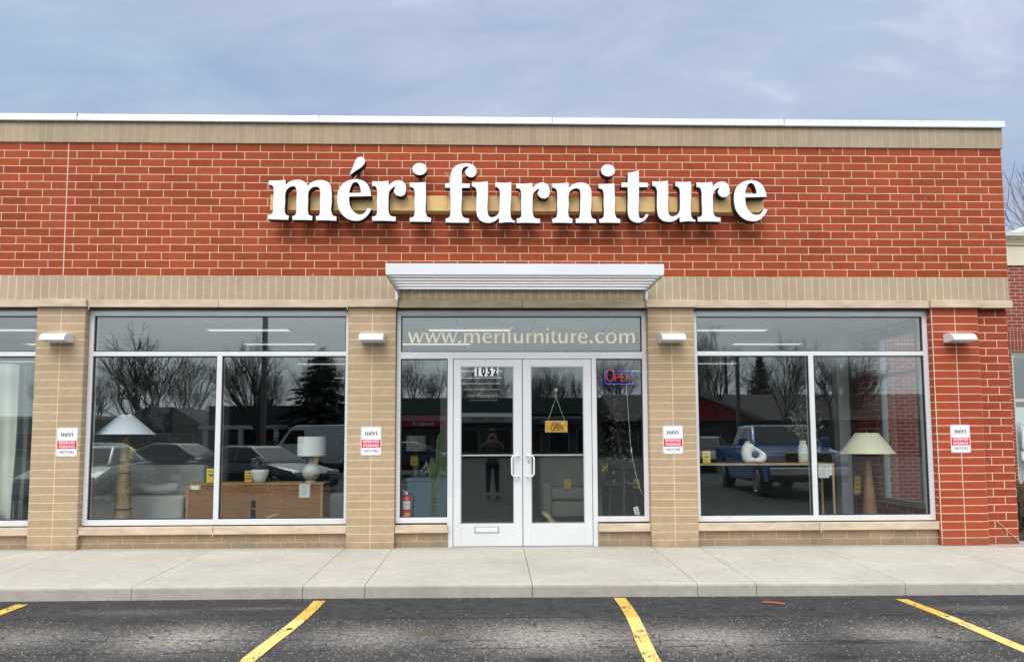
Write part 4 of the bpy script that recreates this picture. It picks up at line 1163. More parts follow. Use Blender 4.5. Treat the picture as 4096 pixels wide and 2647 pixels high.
def cactus():
    t = empire('cactus', 'tall green spiny column cactus left of the glass doors', 'cactus', 4.65, .9)
    M = mat('cactus_green', (.065, .13, .055), .6, var=.25, scale=12)
    mb = MB(); sp = MB()
    def col(pts, r):
        pts = [Vector(p_) for p_ in pts]
        n = 6; rings = []
        dn = []
        m = 14
        path = []
        for k in range(m + 1):
            f = k / m * (len(pts) - 1); i = min(int(f), len(pts) - 2); path.append(pts[i].lerp(pts[i + 1], f - i))
        for k, p_ in enumerate(path):
            rr = r * (1 - .12 * abs(math.sin(k * 1.3))) * (1 if k < m - 1 else .75 if k == m - 1 else .15)
            ring = []
            for j in range(n * 2):
                a = j * PI / n + .3; q = rr * (1.12 if j % 2 == 0 else .62)
                ring.append(mb.bm.verts.new(p_ + Vector((math.cos(a) * q, math.sin(a) * q, 0))))
                if j % 2 == 0 and k < m:
                    for h in (0, .5):
                        b = p_.lerp(path[min(k + 1, m)], h) + Vector((math.cos(a) * q, math.sin(a) * q, 0))
                        sp.ball(b, .0045, sub=1)
            rings.append(ring)
        for a, b in zip(rings[:-1], rings[1:]):
            for j in range(n * 2): mb.face([a[j], a[(j + 1) % (2 * n)], b[(j + 1) % (2 * n)], b[j]])
        mb.face(rings[-1])
    col([(4.622, .9, .02), (4.625, .9, .30), (4.628, .9, .62), (4.605, .88, .80), (4.60, .88, 1.03)], .042)
    col([(4.63, .91, .5), (4.665, .92, .75), (4.69, .92, .95), (4.70, .92, 1.16), (4.705, .92, 1.35)], .043)
    col([(4.635, .9, .48), (4.70, .9, .66), (4.755, .9, .85), (4.785, .9, 1.09)], .036)
    mb.build('stem', M, t)
    sp.build('spines', mat('cactus_spine', (.5, .5, .4), .7), t)
    MB().lathe([(.09, -.06), (.12, .05), (.125, .1), (.11, .1), (.1, .06), (0, .06)], 4.63, .9, 24).build('pot', mat('clay_pot', (.3, .13, .07), .8), t, smooth=True, auto=40)
cactus()

def drum_lamp():
    x, y = 4.165, 3.0
    t = thing('table_lamp', 'dim grey drum shade lamp deep behind the window left of the doors', 'lamp', (x, y, .55))
    MB().lathe([(.165, 1.075), (.16, 1.327), (.156, 1.327), (.16, 1.075)], x, y, 36).build('lamp_shade', mat('shade_grey', (.42, .42, .39), .8, var=.03), t, smooth=True, auto=50)
    MB().lathe([(.08, .5505), (.085, .57), (.05, .6), (.03, .7), (.06, .85), (.05, .95), (.015, 1.0), (.01, 1.08), (.006, 1.32), (.006, 1.35), (0, 1.352)], x, y, 24).build('base', mat('glass_base', (.25, .26, .24), .2), t, smooth=True)
    s = empire('side_table', 'small dark side table under the grey drum lamp', 'table', x, y)
    MB().box(x - .28, x + .28, y - .25, y + .25, .52, .55).build('top', wood_mat('walnut', (.05, .025, .012), (.10, .05, .025)), s, bevel=.004)
    for a in (-.25, .25):
        for b in (-.22, .22): MB().box(x + a - .02, x + a + .02, y + b - .02, y + b + .02, -.06, .5195).build('leg', MATS['walnut'], s)
drum_lamp()
price_tag((4.157, 2.78, .92), .108, .15, 'yellow tag hanging below the grey drum lamp shade')

def recliner():
    t = empire('recliner', 'beige upholstered recliner armchair seen through the right glass door', 'armchair', 6.65, 2.4)
    M = mat('recliner_beige', (.27, .25, .22), .9, var=.06, scale=12, bump=.2, bscale=180)
    k = dict(bevel=.055, seg=5, smooth=True)
    MB().box(6.33, 6.98, 1.95, 2.75, .335, .525).build('seat', M, t, **k)
    MB().box(6.33, 6.98, 1.98, 2.2, .07, .33).build('footrest', M, t, **k)
    for x0 in (6.19, 6.965): MB().box(x0, x0 + .15, 1.96, 2.8, .06, .60).build('arm', M, t, **k)
    mb = MB(); mb.hexa([(6.21, 2.5, .45), (7.09, 2.5, .45), (7.09, 2.85, .45), (6.21, 2.85, .45), (6.19, 2.66, 1.02), (7.11, 2.66, 1.02), (7.11, 2.92, 1.02), (6.19, 2.92, 1.02)])
    mb.build('backrest', M, t, bevel=.09, seg=6, smooth=True)
    MB().box(6.25, 7.06, 2.05, 2.75, -.06, .059).build('base', M_DARK, t)
recliner()
price_tag((6.573, 1.93, .585), .10, .14, 'yellow and cream tag hanging on the front of the beige recliner', lines=3)

def open_signs():
    t = thing('open_board', 'small orange board lettered we are OPEN hanging behind the right door', 'sign', (6.257, .182, 1.358))
    MB().box(6.112, 6.402, .180, .183, 1.358, 1.505).build('plate', mat('board_cream', (.80, .58, .30), .5), t, bevel=.002)
    MB().box(6.119, 6.395, .1785, .1799, 1.366, 1.497).build('face', mat('board_orange', (.92, .45, .03), .5, var=.04), t)
    mb = MB(); lettering(mb, 'OPEN', (6.263, .1775, 1.412), .105, .002, .60); mb.build('lettering', M_INK, t)
    mb = MB(); lettering(mb, 'we are', (6.243, .1775, 1.4745), .040, .001, .95, shear=.3); mb.build('lettering', M_INK, t)
    MB().tube([(6.342, .1783, 1.474), (6.342, .1775, 1.474)], .014, 14).build('sun_mark', M_SIGNW, t)
    MB().tube([(6.148, .176, 1.495), (6.2, .17, 1.65), (6.257, .165, 1.81), (6.257, .16, 1.90)], .0022, 5).tube([(6.372, .176, 1.495), (6.312, .17, 1.65), (6.257, .165, 1.81)], .0022, 5).build('cord', mat('cord_white', (.7, .7, .66), .6), t)
    MB().lathe([(.018, 0), (.016, .008), (.006, .016), (0, .016)], 0, 0, 14).bm.free()
    MB().tube([(6.257, .150, 1.905), (6.257, .158, 1.905), (6.257, .168, 1.905)], [.02, .016, .006], 14).build('suction_cup', mat('suction', (.45, .47, .46), .15), t)
    # lit tube sign
    n = thing('open_tube_sign', 'lit OPEN sign of red letters in a blue tube border behind the right sidelight', 'sign', (7.08, .2, 1.97))
    blue = mat('tube_blue', (.05, .06, .5), .4, emit=(.12, .16, 1.0), es=.55); red = mat('tube_red', (.5, .03, .05), .4, emit=(1.0, .10, .12), es=.5)
    blk = mat('tube_board', (.03, .05, .30), .6)
    x0, x1, z0, z1 = 6.90, 7.268, 1.982, 2.152
    MB().tube([(6.925, .2, z1), (x0 + .008, .2, z1), (x0, .2, z1 - .008), (x0, .2, z0 + .008), (x0 + .008, .2, z0), (x1 - .008, .2, z0), (x1, .2, z0 + .008), (x1, .2, z1 - .008), (x1 - .008, .2, z1), (7.025, .2, z1)], .0052, 7).build('border_tube', blue, n, smooth=True)
    MB().tube([(6.925, .212, z1 - .003), (x0 + .008, .212, z1 - .003), (x0 + .004, .212, z1 - .008), (x0 + .004, .212, z0 + .004), (x1 + .004, .212, z0 - .004), (x1 + .006, .212, z1 - .008), (7.025, .212, z1 - .004)], .008, 6).build('border_backing', blk, n)
    mb = MB(); r = .0052
    cx, cz, a, b = 6.968, 2.096, .044, .074
    mb.tube([(cx + a * math.copysign(abs(math.cos(q)) ** .75, math.cos(q)), .198, cz + b * math.copysign(abs(math.sin(q)) ** .8, math.sin(q))) for q in [2 * PI * k / 24 for k in range(24)]], r, 6, closed=True)
    B, T = 2.022, 2.112
    mb.tube([(7.034, .198, B), (7.034, .198, T), (7.066, .198, T), (7.083, .198, T - .012), (7.083, .198, T - .038), (7.066, .198, T - .05), (7.036, .198, T - .05)], r, 6)
    mb.tube([(7.157, .198, T), (7.108, .198, T), (7.108, .198, B), (7.157, .198, B)], r, 6).tube([(7.11, .198, 2.068), (7.15, .198, 2.068)], r, 6)
    mb.tube([(7.186, .198, B), (7.186, .198, T), (7.246, .198, B), (7.246, .198, T)], r, 6)
    mb.build('letter_tube', red, n, smooth=True)
    MB().tube([(6.93, .21, z1), (7.05, .17, 2.42), (7.2, .21, z1)], .0015, 5).build('hanging_wire', MATS['cord_white'], n)
    MB().tube([(7.178, .205, 1.975), (7.19, .2, 1.75), (7.205, .2, 1.5), (7.222, .2, 1.2), (7.245, .2, 1.02), (7.275, .2, .86), (7.31, .2, .70), (7.345, .2, .60), (7.375, .2, .54), (7.40, .22, .3), (7.4, .26, .22)], .0028, 6).build('power_cord', MATS['cord_white'], n, smooth=True)
    MB().ball((7.231, .2, 1.12), .016, .7, .7, 2.2, 2).build('cord_switch', M_WHITE, n, smooth=True)
open_signs()
price_tag((7.288, .21, .34), .062, .115, 'white paper tag dangling low behind the right sidelight', m=M_PAPER, tilt=R(-14), lines=4)

def table_and_tree():
    t = empire('dining_table', 'round dark wooden table behind the window right of the doors', 'table', 7.3, 1.9)
    W = wood_mat('dark_table', (.035, .022, .014), (.08, .05, .03), 0)
    MB().lathe([(.0, .57), (.44, .575), (.45, .585), (.44, .605), (0, .606)], 7.35, 1.95, 40).build('top', W, t, smooth=True, auto=40)
    for a in range(4):
        q = R(45 + 90 * a + 10); MB().tube([(7.35 + .22 * math.cos(q), 1.95 + .22 * math.sin(q), .574), (7.35 + .38 * math.cos(q), 1.95 + .38 * math.sin(q), -.06)], [.026, .017], 8).build('leg', W, t)
    c = empire('dining_chair', 'grey cushioned chair tucked under the dark table', 'chair', 7.1, 2.2)
    M = mat('cushion_brown', (.11, .10, .095), .9, var=.1)
    MB().box(6.86, 7.3, 2.45, 2.9, .36, .44).build('seat', M, c, bevel=.03, seg=3, smooth=True)
    MB().box(6.86, 7.3, 2.88, 2.96, .45, .98).build('backrest', M, c, bevel=.03, seg=3, smooth=True)
    for x in (6.89, 7.27):
        for y in (2.48, 2.9): MB().tube([(x, y, .37), (x, y, -.06)], .016, 8).build('leg', W, c)
    p_ = empire('potted_tree', 'leafy artificial tree with dark oval leaves behind the right sidelight', 'plant', 7.27, 1.0)
    MB().tube([(7.265, 1.0, .1), (7.262, 1.0, .3), (7.275, 1.0, .69), (7.255, 1.01, .95), (7.2, 1.02, 1.3), (7.15, 1.0, 1.62), (7.14, 1.0, 1.85)], [.02, .018, .016, .013, .01, .007, .004], 8).build('trunk', mat('twig_brown', (.12, .09, .07), .9, var=.2), p_, smooth=True)
    MB().lathe([(.13, -.06), (.16, .1), (.165, .16), (.15, .16), (.14, .1), (0, .1)], 7.265, 1.0, 24).build('pot', mat('wicker', (.16, .11, .07), .9), p_, smooth=True, auto=40)
    r2 = random.Random(11); mb = MB()
    M1 = [mat('leaf_dark', (.022, .045, .028), .5, var=.3), mat('leaf_mauve', (.10, .085, .085), .5, var=.2), mat('leaf_light', (.12, .15, .08), .5, var=.2)]
    cl = [((7.22, 1.0, 1.0), .27, .14, 120, 0), ((7.02, 1.05, 1.02), .14, .15, 55, 0), ((7.38, 1.0, .98), .14, .1, 45, 0), ((7.15, 1.0, 1.55), .17, .3, 60, 1), ((7.2, 1.05, 1.25), .2, .18, 45, 1), ((7.15, 1.0, 1.78), .1, .1, 16, 1), ((7.2, .95, .70), .12, .05, 8, 2), ((7.33, .95, .93), .05, .05, 8, 2)]
    for (c_, rx, rz, k, mi) in cl:
        for _ in range(k):
            q = Vector((r2.gauss(0, .5), r2.gauss(0, .5), r2.gauss(0, .5)))
            pos = Vector(c_) + Vector((q.x * rx, q.y * rx, q.z * rz))
            mb.mi = mi if r2.random() < .85 else 2
            mb.leaf(pos, (q.x + r2.uniform(-.5, .5), q.y - .3, r2.uniform(-.9, .3)), (0, 0, 1), r2.uniform(.07, .11), r2.uniform(.035, .055))
    mb.build('foliage', M1, p_, recalc=False)
table_and_tree()
price_tag((7.093, 1.58, .85), .082, .12, 'yellow tag in the middle of the right sidelight above the dark table')
price_tag((7.555, 1.58, .608), .09, .13, 'yellow tag at the right end of the dark table', tilt=R(4))

def console():
    t = empire('console_table', 'slim console table with a thin light wood top behind the right shop window', 'table', 9.1, .85)
    W = wood_mat('console_wood', (.36, .24, .12), (.52, .36, .19), 0, 3, .5)
    MB().box(8.06, 10.105, .66, 1.05, .902, .926).build('top', W, t, bevel=.003)
    for x in (8.09, 10.083):
        for y in (.675, 1.03): MB().box(x - .014, x + .014, y - .012, y + .012, -.06, .9015).build('leg', W, t)
    MB().box(8.105, 10.068, .80, .82, -.0, .03).build('stretcher', W, t)
    v = thing('sculptural_vase', 'white rounded vase with an oval hole on the console table', 'vase', (9.04, .8, .927))
    # a fat lobed ring round the hole
    mb = MB()
    out = smooth_loop([(8.872, 1.04, 0), (8.885, 1.14, 0), (8.925, 1.205, 0), (8.99, 1.205, 0), (9.06, 1.155, 0), (9.14, 1.105, 0), (9.20, 1.055, 0), (9.212, .99, 0), (9.185, .945, 0), (9.12, .928, 0), (9.05, .936, 0), (8.98, .928, 0), (8.92, .935, 0), (8.888, .975, 0)], 4)
    n = len(out); hx, hz = 9.064, 1.044
    hole = []
    for x, z in out:
        a = math.atan2(z - hz, x - hx); hole.append((hx + .058 * math.cos(a), hz + .047 * math.sin(a)))
    rings = []; m = 14
    for (x0, z0), (x1, z1) in zip(out, hole):
        ring = []
        L = math.hypot(x1 - x0, z1 - z0); th = min(.075, .03 + L * .42)
        for k in range(m):
            a = 2 * PI * k / m; u = .5 - .5 * math.cos(a)
            ring.append(mb.bm.verts.new((x0 + (x1 - x0) * u, .8 - math.sin(a) * th, z0 + (z1 - z0) * u)))
        rings.append(ring)
    for i in range(n):
        a, b = rings[i], rings[(i + 1) % n]
        for k in range(m): mb.face([a[k], a[(k + 1) % m], b[(k + 1) % m], b[k]])
    mb.build('body', mat('matte_white', (.76, .75, .70), .55, var=.02), v, smooth=True)
    MB().lathe([(.04, 1.195), (.032, 1.215), (.033, 1.232), (.026, 1.232), (.024, 1.2), (0, 1.2)], 8.957, .8, 20).build('neck', mat('neck_grey', (.4, .4, .38), .5), v, smooth=True, auto=50)
    b = thing('bottle_vase', 'white ribbed bottle vase holding olive branches on the console table', 'vase', (9.722, .78, .927))
    MB().lathe([(.052, .927), (.062, .935), (.066, 1.0), (.064, 1.12), (.058, 1.165), (.046, 1.18), (.042, 1.19), (.046, 1.225), (.047, 1.235), (.038, 1.235), (.035, 1.2), (0, 1.19)], 9.722, .78, 30, wave=lambda a, z: .02 * math.sin(z * 150)).build('body', mat('chalk_white', (.66, .66, .60), .8, var=.12, scale=14), b, smooth=True)
    br = thing('olive_branches', 'bunch of grey green olive branches standing in the white bottle vase', 'branches', (9.722, .78, 1.2))
    r2 = random.Random(5); st = MB(); lf = MB()
    tips = [(9.49, .75, 1.42), (9.53, .7, 1.55), (9.6, .8, 1.64), (9.68, .72, 1.7), (9.75, .8, 1.6), (9.8, .75, 1.68), (9.9, .8, 1.66), (9.98, .72, 1.52), (10.02, .75, 1.40), (9.86, .7, 1.5), (9.62, .7, 1.45), (9.7, .85, 1.52), (9.56, .85, 1.36), (9.92, .85, 1.38)]
    for tp in tips:
        tp = Vector(tp); a = Vector((9.722, .78, 1.2)); mid = a.lerp(tp, .5) + Vector((0, 0, .06))
        pts = [a, a.lerp(mid, .5) + Vector((0, 0, .02)), mid, mid.lerp(tp, .5) + Vector((0, 0, .015)), tp]
        st.tube(pts, [.004, .0035, .003, .002, .001], 5)
        for k in range(22):
            f = r2.uniform(.18, 1) * 4; i = min(int(f), 3); q = pts[i].lerp(pts[i + 1], f - i); d = (pts[i + 1] - pts[i]).normalized()
            lf.mi = 1 if r2.random() < .25 else 0
            lf.leaf(q, d * .5 + Vector((r2.uniform(-1, 1), r2.uniform(-1, 1), r2.uniform(-.5, .8))), (0, -1, .3), r2.uniform(.05, .085), r2.uniform(.012, .018))
    st.build('stem', MATS['twig_brown'], br)
    lf.build('foliage', [mat('olive_leaf', (.045, .065, .045), .5, var=.3), mat('olive_pale', (.32, .36, .30), .5, var=.2)], br, recalc=False)
console()
price_tag((8.366, .74, 1.013), .105, .165, 'yellow card standing at the left end of the console table', 'price card', m=M_YEL, lines=2)
paper_sleeve(9.94, .64, .815, .115, .15, 'printed sheet in a clear sleeve hanging under the console table edge')
paper_sleeve(10.0, .655, .83, .10, .12, 'second sheet half hidden behind the printed sheet under the console table')

def lamp_wood_cream():
    x, y = 10.66, .85
    t = empire('floor_lamp', 'tall lamp with cream cone shade on a tapered brown wood trunk', 'lamp', x, y)
    MB().lathe([(.363, 1.052), (.15, 1.336), (.147, 1.336), (.358, 1.052)], x, y, 40).build('lamp_shade', mat('shade_cream', (.80, .74, .57), .7, var=.03), t, smooth=True, auto=60)
    W = wood_mat('turned_wood', (.19, .085, .038), (.33, .17, .085), 0, 2.2, .45)
    MB().lathe([(.115, -.06), (.108, .05), (.096, .2), (.078, .42), (.062, .62), (.047, .82), (.038, .95), (.03, .975), (.018, .985), (0, .986)], x, y, 28).build('trunk', W, t, smooth=True)
    MB().tube([(x, y, .98), (x, y, 1.345)], .009, 8).build('stem', M_DARK, t)
    MB().lathe([(.01, 1.337), (.01, 1.352), (0, 1.354)], x, y, 10).build('finial', M_WHITE, t)
lamp_wood_cream()
price_tag((10.588, .82, .79), .045, .165, 'yellow tag turned edge on beside the brown lamp trunk', rz=R(68))
price_tag((10.626, 1.1, .60), .088, .25, 'long olive yellow tag hanging left of the brown lamp trunk', tilt=R(4), lines=4)
def hanging_cloth():
    t = thing('hanging_plant', 'dark trailing plant hanging beside the white column in the right window', 'plant', (11.35, 3.9, 3.0))
    r2 = random.Random(9)
    MB().tube([(11.35, 3.9, 3.09), (11.35, 3.9, 2.45)], .006, 6).build('hook_wire', M_DARK, t)
    MB().lathe([(.0, 2.2), (.07, 2.22), (.11, 2.32), (.12, 2.42), (.1, 2.42), (0, 2.38)], 11.35, 3.9, 20).build('pot', M_DARK, t, smooth=True)
    mb = MB()
    for k in range(9):
        a = r2.uniform(0, 6.28); q = Vector((11.35 + .1 * math.cos(a), 3.9 + .1 * math.sin(a), 2.42))
        ln = r2.uniform(.3, 1.15)
        for j in range(int(ln * 30)):
            q = q + Vector((r2.uniform(-.012, .012), r2.uniform(-.012, .012), -.033))
            mb.leaf(q, (r2.uniform(-1, 1), r2.uniform(-1, 1), -.9), (0, 1, 0), .07, .05)
    mb.build('foliage', mat('trailing_leaf', (.015, .02, .018), .6), t, recalc=False)
hanging_cloth()
# ------------------------------------------------------------------ next door
def neighbour():
    s = thing('neighbour_shop', 'darker brick shop with cream cornice and beige window frames set back beyond the corner', 'shop', (17, 4.3, -.1))
    b = lambda n, mb, m, **k: mb.build(n, m, s, **k)
    Mb = brick_mat('plum_brick', (.26, .062, .050), (.21, .050, .042), (.62, .50, .42), bw=.2032, bh=.0677, offset=.5, u0=4.35, v0=.01, joint=.0042, speck=.3)
    Ms = brick_mat('plum_soldier', (.26, .062, .05), (.21, .05, .042), (.55, .45, .38), bw=.0677, bh=.2032, offset=.0, u0=4.31, v0=2.884, joint=.004, speck=.3)
    Mc = mat('cream_stucco', (.64, .58, .46), .85, var=.05, world=True, bump=.1, bscale=60)
    Mt = mat('beige_frame', (.56, .51, .40), .5, var=.03, world=True)
    XL, XR, Y = 12.2, 24.0, 4.3
    W0, W1, Z0, Z1 = 15.25, 18.4, .40, 2.882
    b('brick_wall', MB().box(XL, W0, Y, Y + .3, -.4, Z1).box(W1, XR, Y, Y + .3, -.4, Z1).box(W0, W1, Y, Y + .3, -.4, Z0).box(XL, XR, Y, Y + .3, 3.2905, 4.52), Mb)
    b('soldier_course', MB().box(XL, XR, Y - .004, Y + .3, Z1, 3.29), Ms)
    b('fascia', MB().box(XL, XR, Y - .03, Y + .3, 4.521, 4.90), Mc)
    mb = MB(); mb.pyz([(Y - .03, 4.901), (Y - .06, 4.91), (Y - .07, 4.94), (Y - .11, 4.99), (Y - .15, 5.02), (Y - .16, 5.04), (Y + .3, 5.04), (Y + .3, 4.901)], XL, XR); b('cornice', mb, Mc)
    b('roof_edge', MB().pyz([(Y - .17, 5.0405), (Y - .18, 5.06), (Y - .16, 5.13), (Y + .3, 5.14), (Y + .3, 5.0405)], XL, XR), mat('weathered_metal', (.42, .43, .36), .6, var=.25, scale=5, world=True))
    b('roof', MB().pxz([(15.4, 5.1), (19, 6.6), (22.6, 5.1)], Y + 1.2, Y + 9), mat('pale_roof', (.62, .61, .58), .8, var=.06, world=True))
    b('side_wall', MB().box(XL + .02, XL + .3, Y + .31, 14, -.4, 5.0).box(XR - .3, XR, Y + .31, 14, -.4, 5.0), Mb)
    mb = MB()
    for a in ((W0, W0 + .06), (W1 - .06, W1), (16.8, 16.86)): mb.box(a[0], a[1], Y + .05, Y + .18, Z0, Z1)
    for z0, z1 in ((Z0, Z0 + .06), (1.925, 1.985), (Z1 - .07, Z1)): mb.box(W0 + .06, W1 - .06, Y + .054, Y + .176, z0, z1)
    w = b('window', mb, Mt)
    for z0, z1 in ((Z0 + .06, 1.925), (1.985, Z1 - .07)):
        MB().box(W0 + .06, 16.8, Y + .10, Y + .108, z0, z1).box(16.86, W1 - .06, Y + .10, Y + .108, z0, z1).build('pane', M_GLASS, w)
    MB().box(W0 + .06, W1 - .06, Y + .111, Y + .115, Z0 + .06, 1.83).build('window_film', mat('frosted_film', (.62, .64, .65), .6, var=.03), w)
    b('inner_wall', MB().box(W0 - .6, W1 + .6, Y + 2.2, Y + 2.3, 0, 3.0), M_RIND)
    # wall lamp on a bent arm
    t = thing('gooseneck_lamp', 'black round lamp on a bent arm fixed to the darker brick wall next door', 'wall light', (13.5, Y, 2.2))
    MB().tube([(13.72, Y, 2.3), (13.72, Y - .12, 2.34), (13.66, Y - .28, 2.3), (13.56, Y - .32, 2.22)], .014, 8).build('arm', M_DARK, t, smooth=True)
    MB().lathe([(.14, 2.08), (.12, 2.15), (.05, 2.2), (.03, 2.24), (0, 2.24)], 13.54, Y - .33, 20).build('lamp_shade', M_DARK, t, smooth=True)
    MB().box(13.68, 13.76, Y - .02, Y - .001, 2.24, 2.36).build('wall_plate', M_DARK, t)
    # parking signs on a post before the window
    def plate(x0, x1, z0, z1, y, lab, fn, nm):
        q = thing(nm, lab, 'sign', ((x0 + x1) / 2, y, z0))
        def rr(i, r):
            o = []
            for cx, cz, a0 in ((x1 - i - r, z1 - i - r, 0), (x0 + i + r, z1 - i - r, 90), (x0 + i + r, z0 + i + r, 180), (x1 - i - r, z0 + i + r, 270)):
                for k in range(5): a = R(a0 + 22.5 * k); o.append((cx + r * math.cos(a), cz + r * math.sin(a)))
            return o
        MB().pxz(rr(0, .03), y - .003, y).build('plate', M_SIGNW, q)
        mb = MB(); mb.prism([rr(.01, .024), rr(.021, .016)], lambda u, v, d: (u, d, v), y - .0036, y - .0031)
        fn(mb, y - .004)
        mb.build('lettering', mat('sign_teal', (.01, .16, .22), .5), q)
        return q
    yS = Y - .06
    def f1(mb, y):
        lettering(mb, 'RESERVED', (15.465, y, 1.475), .062, .001, .85); lettering(mb, 'PARKING', (15.465, y, 1.395), .062, .001, .85)
        mb.box(15.40, 15.53, y, y + .0008, 1.10, 1.33)
    plate(15.315, 15.615, 1.044, 1.545, yS, 'white reserved parking sign with teal border by the shop next door', f1, 'parking_sign')
    plate(15.29, 15.64, .83, 1.00, yS, 'small white plate with teal border below the reserved sign next door', lambda mb, y: lettering(mb, 'SPACE', (15.465, y, .915), .085, .001, .95), 'sign_plate')
    tag(MB().box(15.44, 15.49, yS + .001, yS + .03, -.3, 1.50).build('sign_post', M_STEEL), 'thin steel post carrying the parking signs next door', 'post')
    # planting strip and bare bushes
    tag(MB().box(12.25, 24, .6, 4.28, -.3, -.06).build('planting_bed', mat('mulch', (.06, .045, .03), .95, var=.3, scale=9, bump=.4, bscale=40)), kind='structure')
    r2 = random.Random(4)
    def bush(x, y, h, w, lab, seed):
        r2 = random.Random(seed)
        t = thing('bare_bush', lab, 'bush', (x, y, -.06), group='bare bushes in the bed next door')
        mb = MB()
        for k in range(120):
            a = r2.uniform(0, 6.28); sp = r2.uniform(.2, 1) * w
            p0 = Vector((x + .1 * math.cos(a), y + .1 * math.sin(a), -.07)); p1 = p0 + Vector((sp * .4 * math.cos(a), sp * .4 * math.sin(a), h * r2.uniform(.3, .6)))
            p2 = Vector((x + sp * math.cos(a), y + sp * math.sin(a), -.06 + h * r2.uniform(.55, 1)))
            mb.tube([p0, p1, p2], [.007, .005, .002], 4, cap=False)
            for j in range(5):
                f = r2.random(); q = p1.lerp(p2, f); e = q + Vector((r2.uniform(-.1, .1), r2.uniform(-.1, .1), r2.uniform(.02, .14)))
                mb.tube([q, e], [.003, .0012], 3, cap=False)
        mb.build('twigs', mat('bush_twig', (.10, .07, .045), .9, var=.3), t, recalc=False)
        mb = MB()
        for k in range(420):
            a = r2.uniform(0, 6.28); q = math.sqrt(r2.random()) * w * .95; zz = r2.uniform(0.02, h * .8)
            mb.leaf((x + q * math.cos(a), y + q * math.sin(a), -.06 + zz), (r2.uniform(-1, 1), r2.uniform(-1, 1), r2.uniform(-.5, 1)), (0, 0, 1), .05, .028)
        mb.build('leaves', mat('bush_leaf', (.055, .06, .025), .8, var=.4), t, recalc=False)
    bush(12.95, 1.15, .62, .55, 'brown bare bush right beside the red brick corner', 1)
    bush(14.0, 2.0, .75, .6, 'taller brown bush in the bed near the brick corner', 2)
    bush(15.4, 3.4, .55, .6, 'low brown bush under the window next door', 3)
    # cable that runs down the corner and over the walk
    tag(MB().tube([(11.93, .09, .2), (12.05, .088, .08), (12.17, .08, -.03), (12.215, .06, -.085), (12.16, -.04, z_walk(12, .02) + .006), (11.98, -.08, z_walk(12, .04) + .006), (11.82, -.05, z_walk(12, .03) + .006)], .005, 6).build('cable', mat('cable_pink', (.5, .36, .28), .7), smooth=True), 'thin pale cable running down the red brick corner onto the walk', 'cable')
neighbour()

# ------------------------------------------------------------------ trees
def bare_tree_mesh(seed, h, spread, depth=6, n0=3, lean=0.0, trunk=.3, r0=.13, rmin=.009):
    r2 = random.Random(seed)
    tr = MB(); cr = MB()
    def grow(p, d, ln, r, lv):
        n = 3
        pts = [p]; rs = [r]
        q = p.copy(); dd = d.copy()
        for k in range(n):
            dd = (dd + Vector((r2.uniform(-.16, .16), r2.uniform(-.16, .16), r2.uniform(-.03, .12)))).normalized()
            q = q + dd * ln / n; pts.append(q.copy()); rs.append(r * (1 - .36 * (k + 1) / n))
        (tr if lv < 2 else cr).tube(pts, rs, 6 if lv < 2 else (4 if lv < 4 else 3), cap=False)
        if lv >= depth: return
        kids = (r2.choice((3, 3, 4)) if lv < 4 else r2.choice((2, 3))) if lv else n0 + 1
        for k in range(kids):
            a = r2.uniform(0, 6.28); t = r2.uniform(.45, 1) if k else 1.0
            i = min(int(t * n), n - 1); b = pts[i].lerp(pts[i + 1], t * n - i)
            ax = dd.orthogonal().normalized(); ax = Matrix.Rotation(a, 3, dd) @ ax
            sp = r2.uniform(.35, .85) * spread if k else r2.uniform(.1, .35)
            nd = (dd * math.cos(sp) + ax * math.sin(sp)); nd.z += .06; nd.normalize()
            grow(b, nd, ln * r2.uniform(.62, .85), max(rmin, r * (.62 if k else .68) * r2.uniform(.8, 1)), lv + 1)
    grow(Vector((0, 0, 0)), Vector((lean, 0, 1)).normalized(), h * trunk, r0, 0)
    zmax = max(v.co.z for v in cr.bm.verts); k = h / zmax
    for m in (tr, cr):
        for v in m.bm.verts: v.co *= k
    return tr, cr
M_BARK = mat('bark', (.075, .062, .052), .95, var=.25, scale=8)
def bare_tree(name, lab, loc, seed, h, spread, group=None, bark=None, **k):
    t = thing(name, lab, 'tree', loc, group=group)
    tr, cr = bare_tree_mesh(seed, h, spread, **k)
    tr.build('trunk', bark or M_BARK, t, world=False, recalc=False); cr.build('crown', bark or M_BARK, t, world=False, recalc=False)
    return t
T0 = bare_tree('bare_tree', 'tall leafless tree behind the cream cornice at the right', (27.6, 20, -.6), 21, 14.2, .75, depth=6, trunk=.26, rmin=.012, bark=mat('pale_bark', (.22, .185, .165), .95, var=.2))
def conifer(lab, loc, seed, h, w):
    r2 = random.Random(seed)
    t = thing('conifer', lab, 'tree', loc)
    MB().tube([(0, 0, 0), (0.05, 0, h * .5), (0, 0, h * .98)], [.2, .12, .02], 7).build('trunk', M_BARK, t, world=False)
    mb = MB()
    n = 300
    for k in range(n):
        f = (k + r2.random()) / n; z = h * (.12 + .87 * f); R_ = w * .5 * (1 - f) ** .8 * r2.uniform(.55, 1.12) + .08
        a = r2.uniform(0, 6.28)
        tip = Vector((R_ * math.cos(a), R_ * math.sin(a), z - R_ * .18 + r2.uniform(-.1, .25)))
        base = Vector((0, 0, z))
        m = max(3, int(R_ * 9))
        for j in range(m):
            q = base.lerp(tip, (j + .6) / m); 
            for s in range(3):
                mb.leaf(q + Vector((r2.uniform(-.08, .08), r2.uniform(-.08, .08), 0)), (tip - base) * .4 + Vector((r2.uniform(-.5, .5), r2.uniform(-.5, .5), r2.uniform(-.35, .1))), (0, 0, 1), r2.uniform(.22, .4), r2.uniform(.09, .16))
    mb.build('crown', mat('needles', (.034, .05, .038), .8, var=.35), t, world=False, recalc=False)
    return t

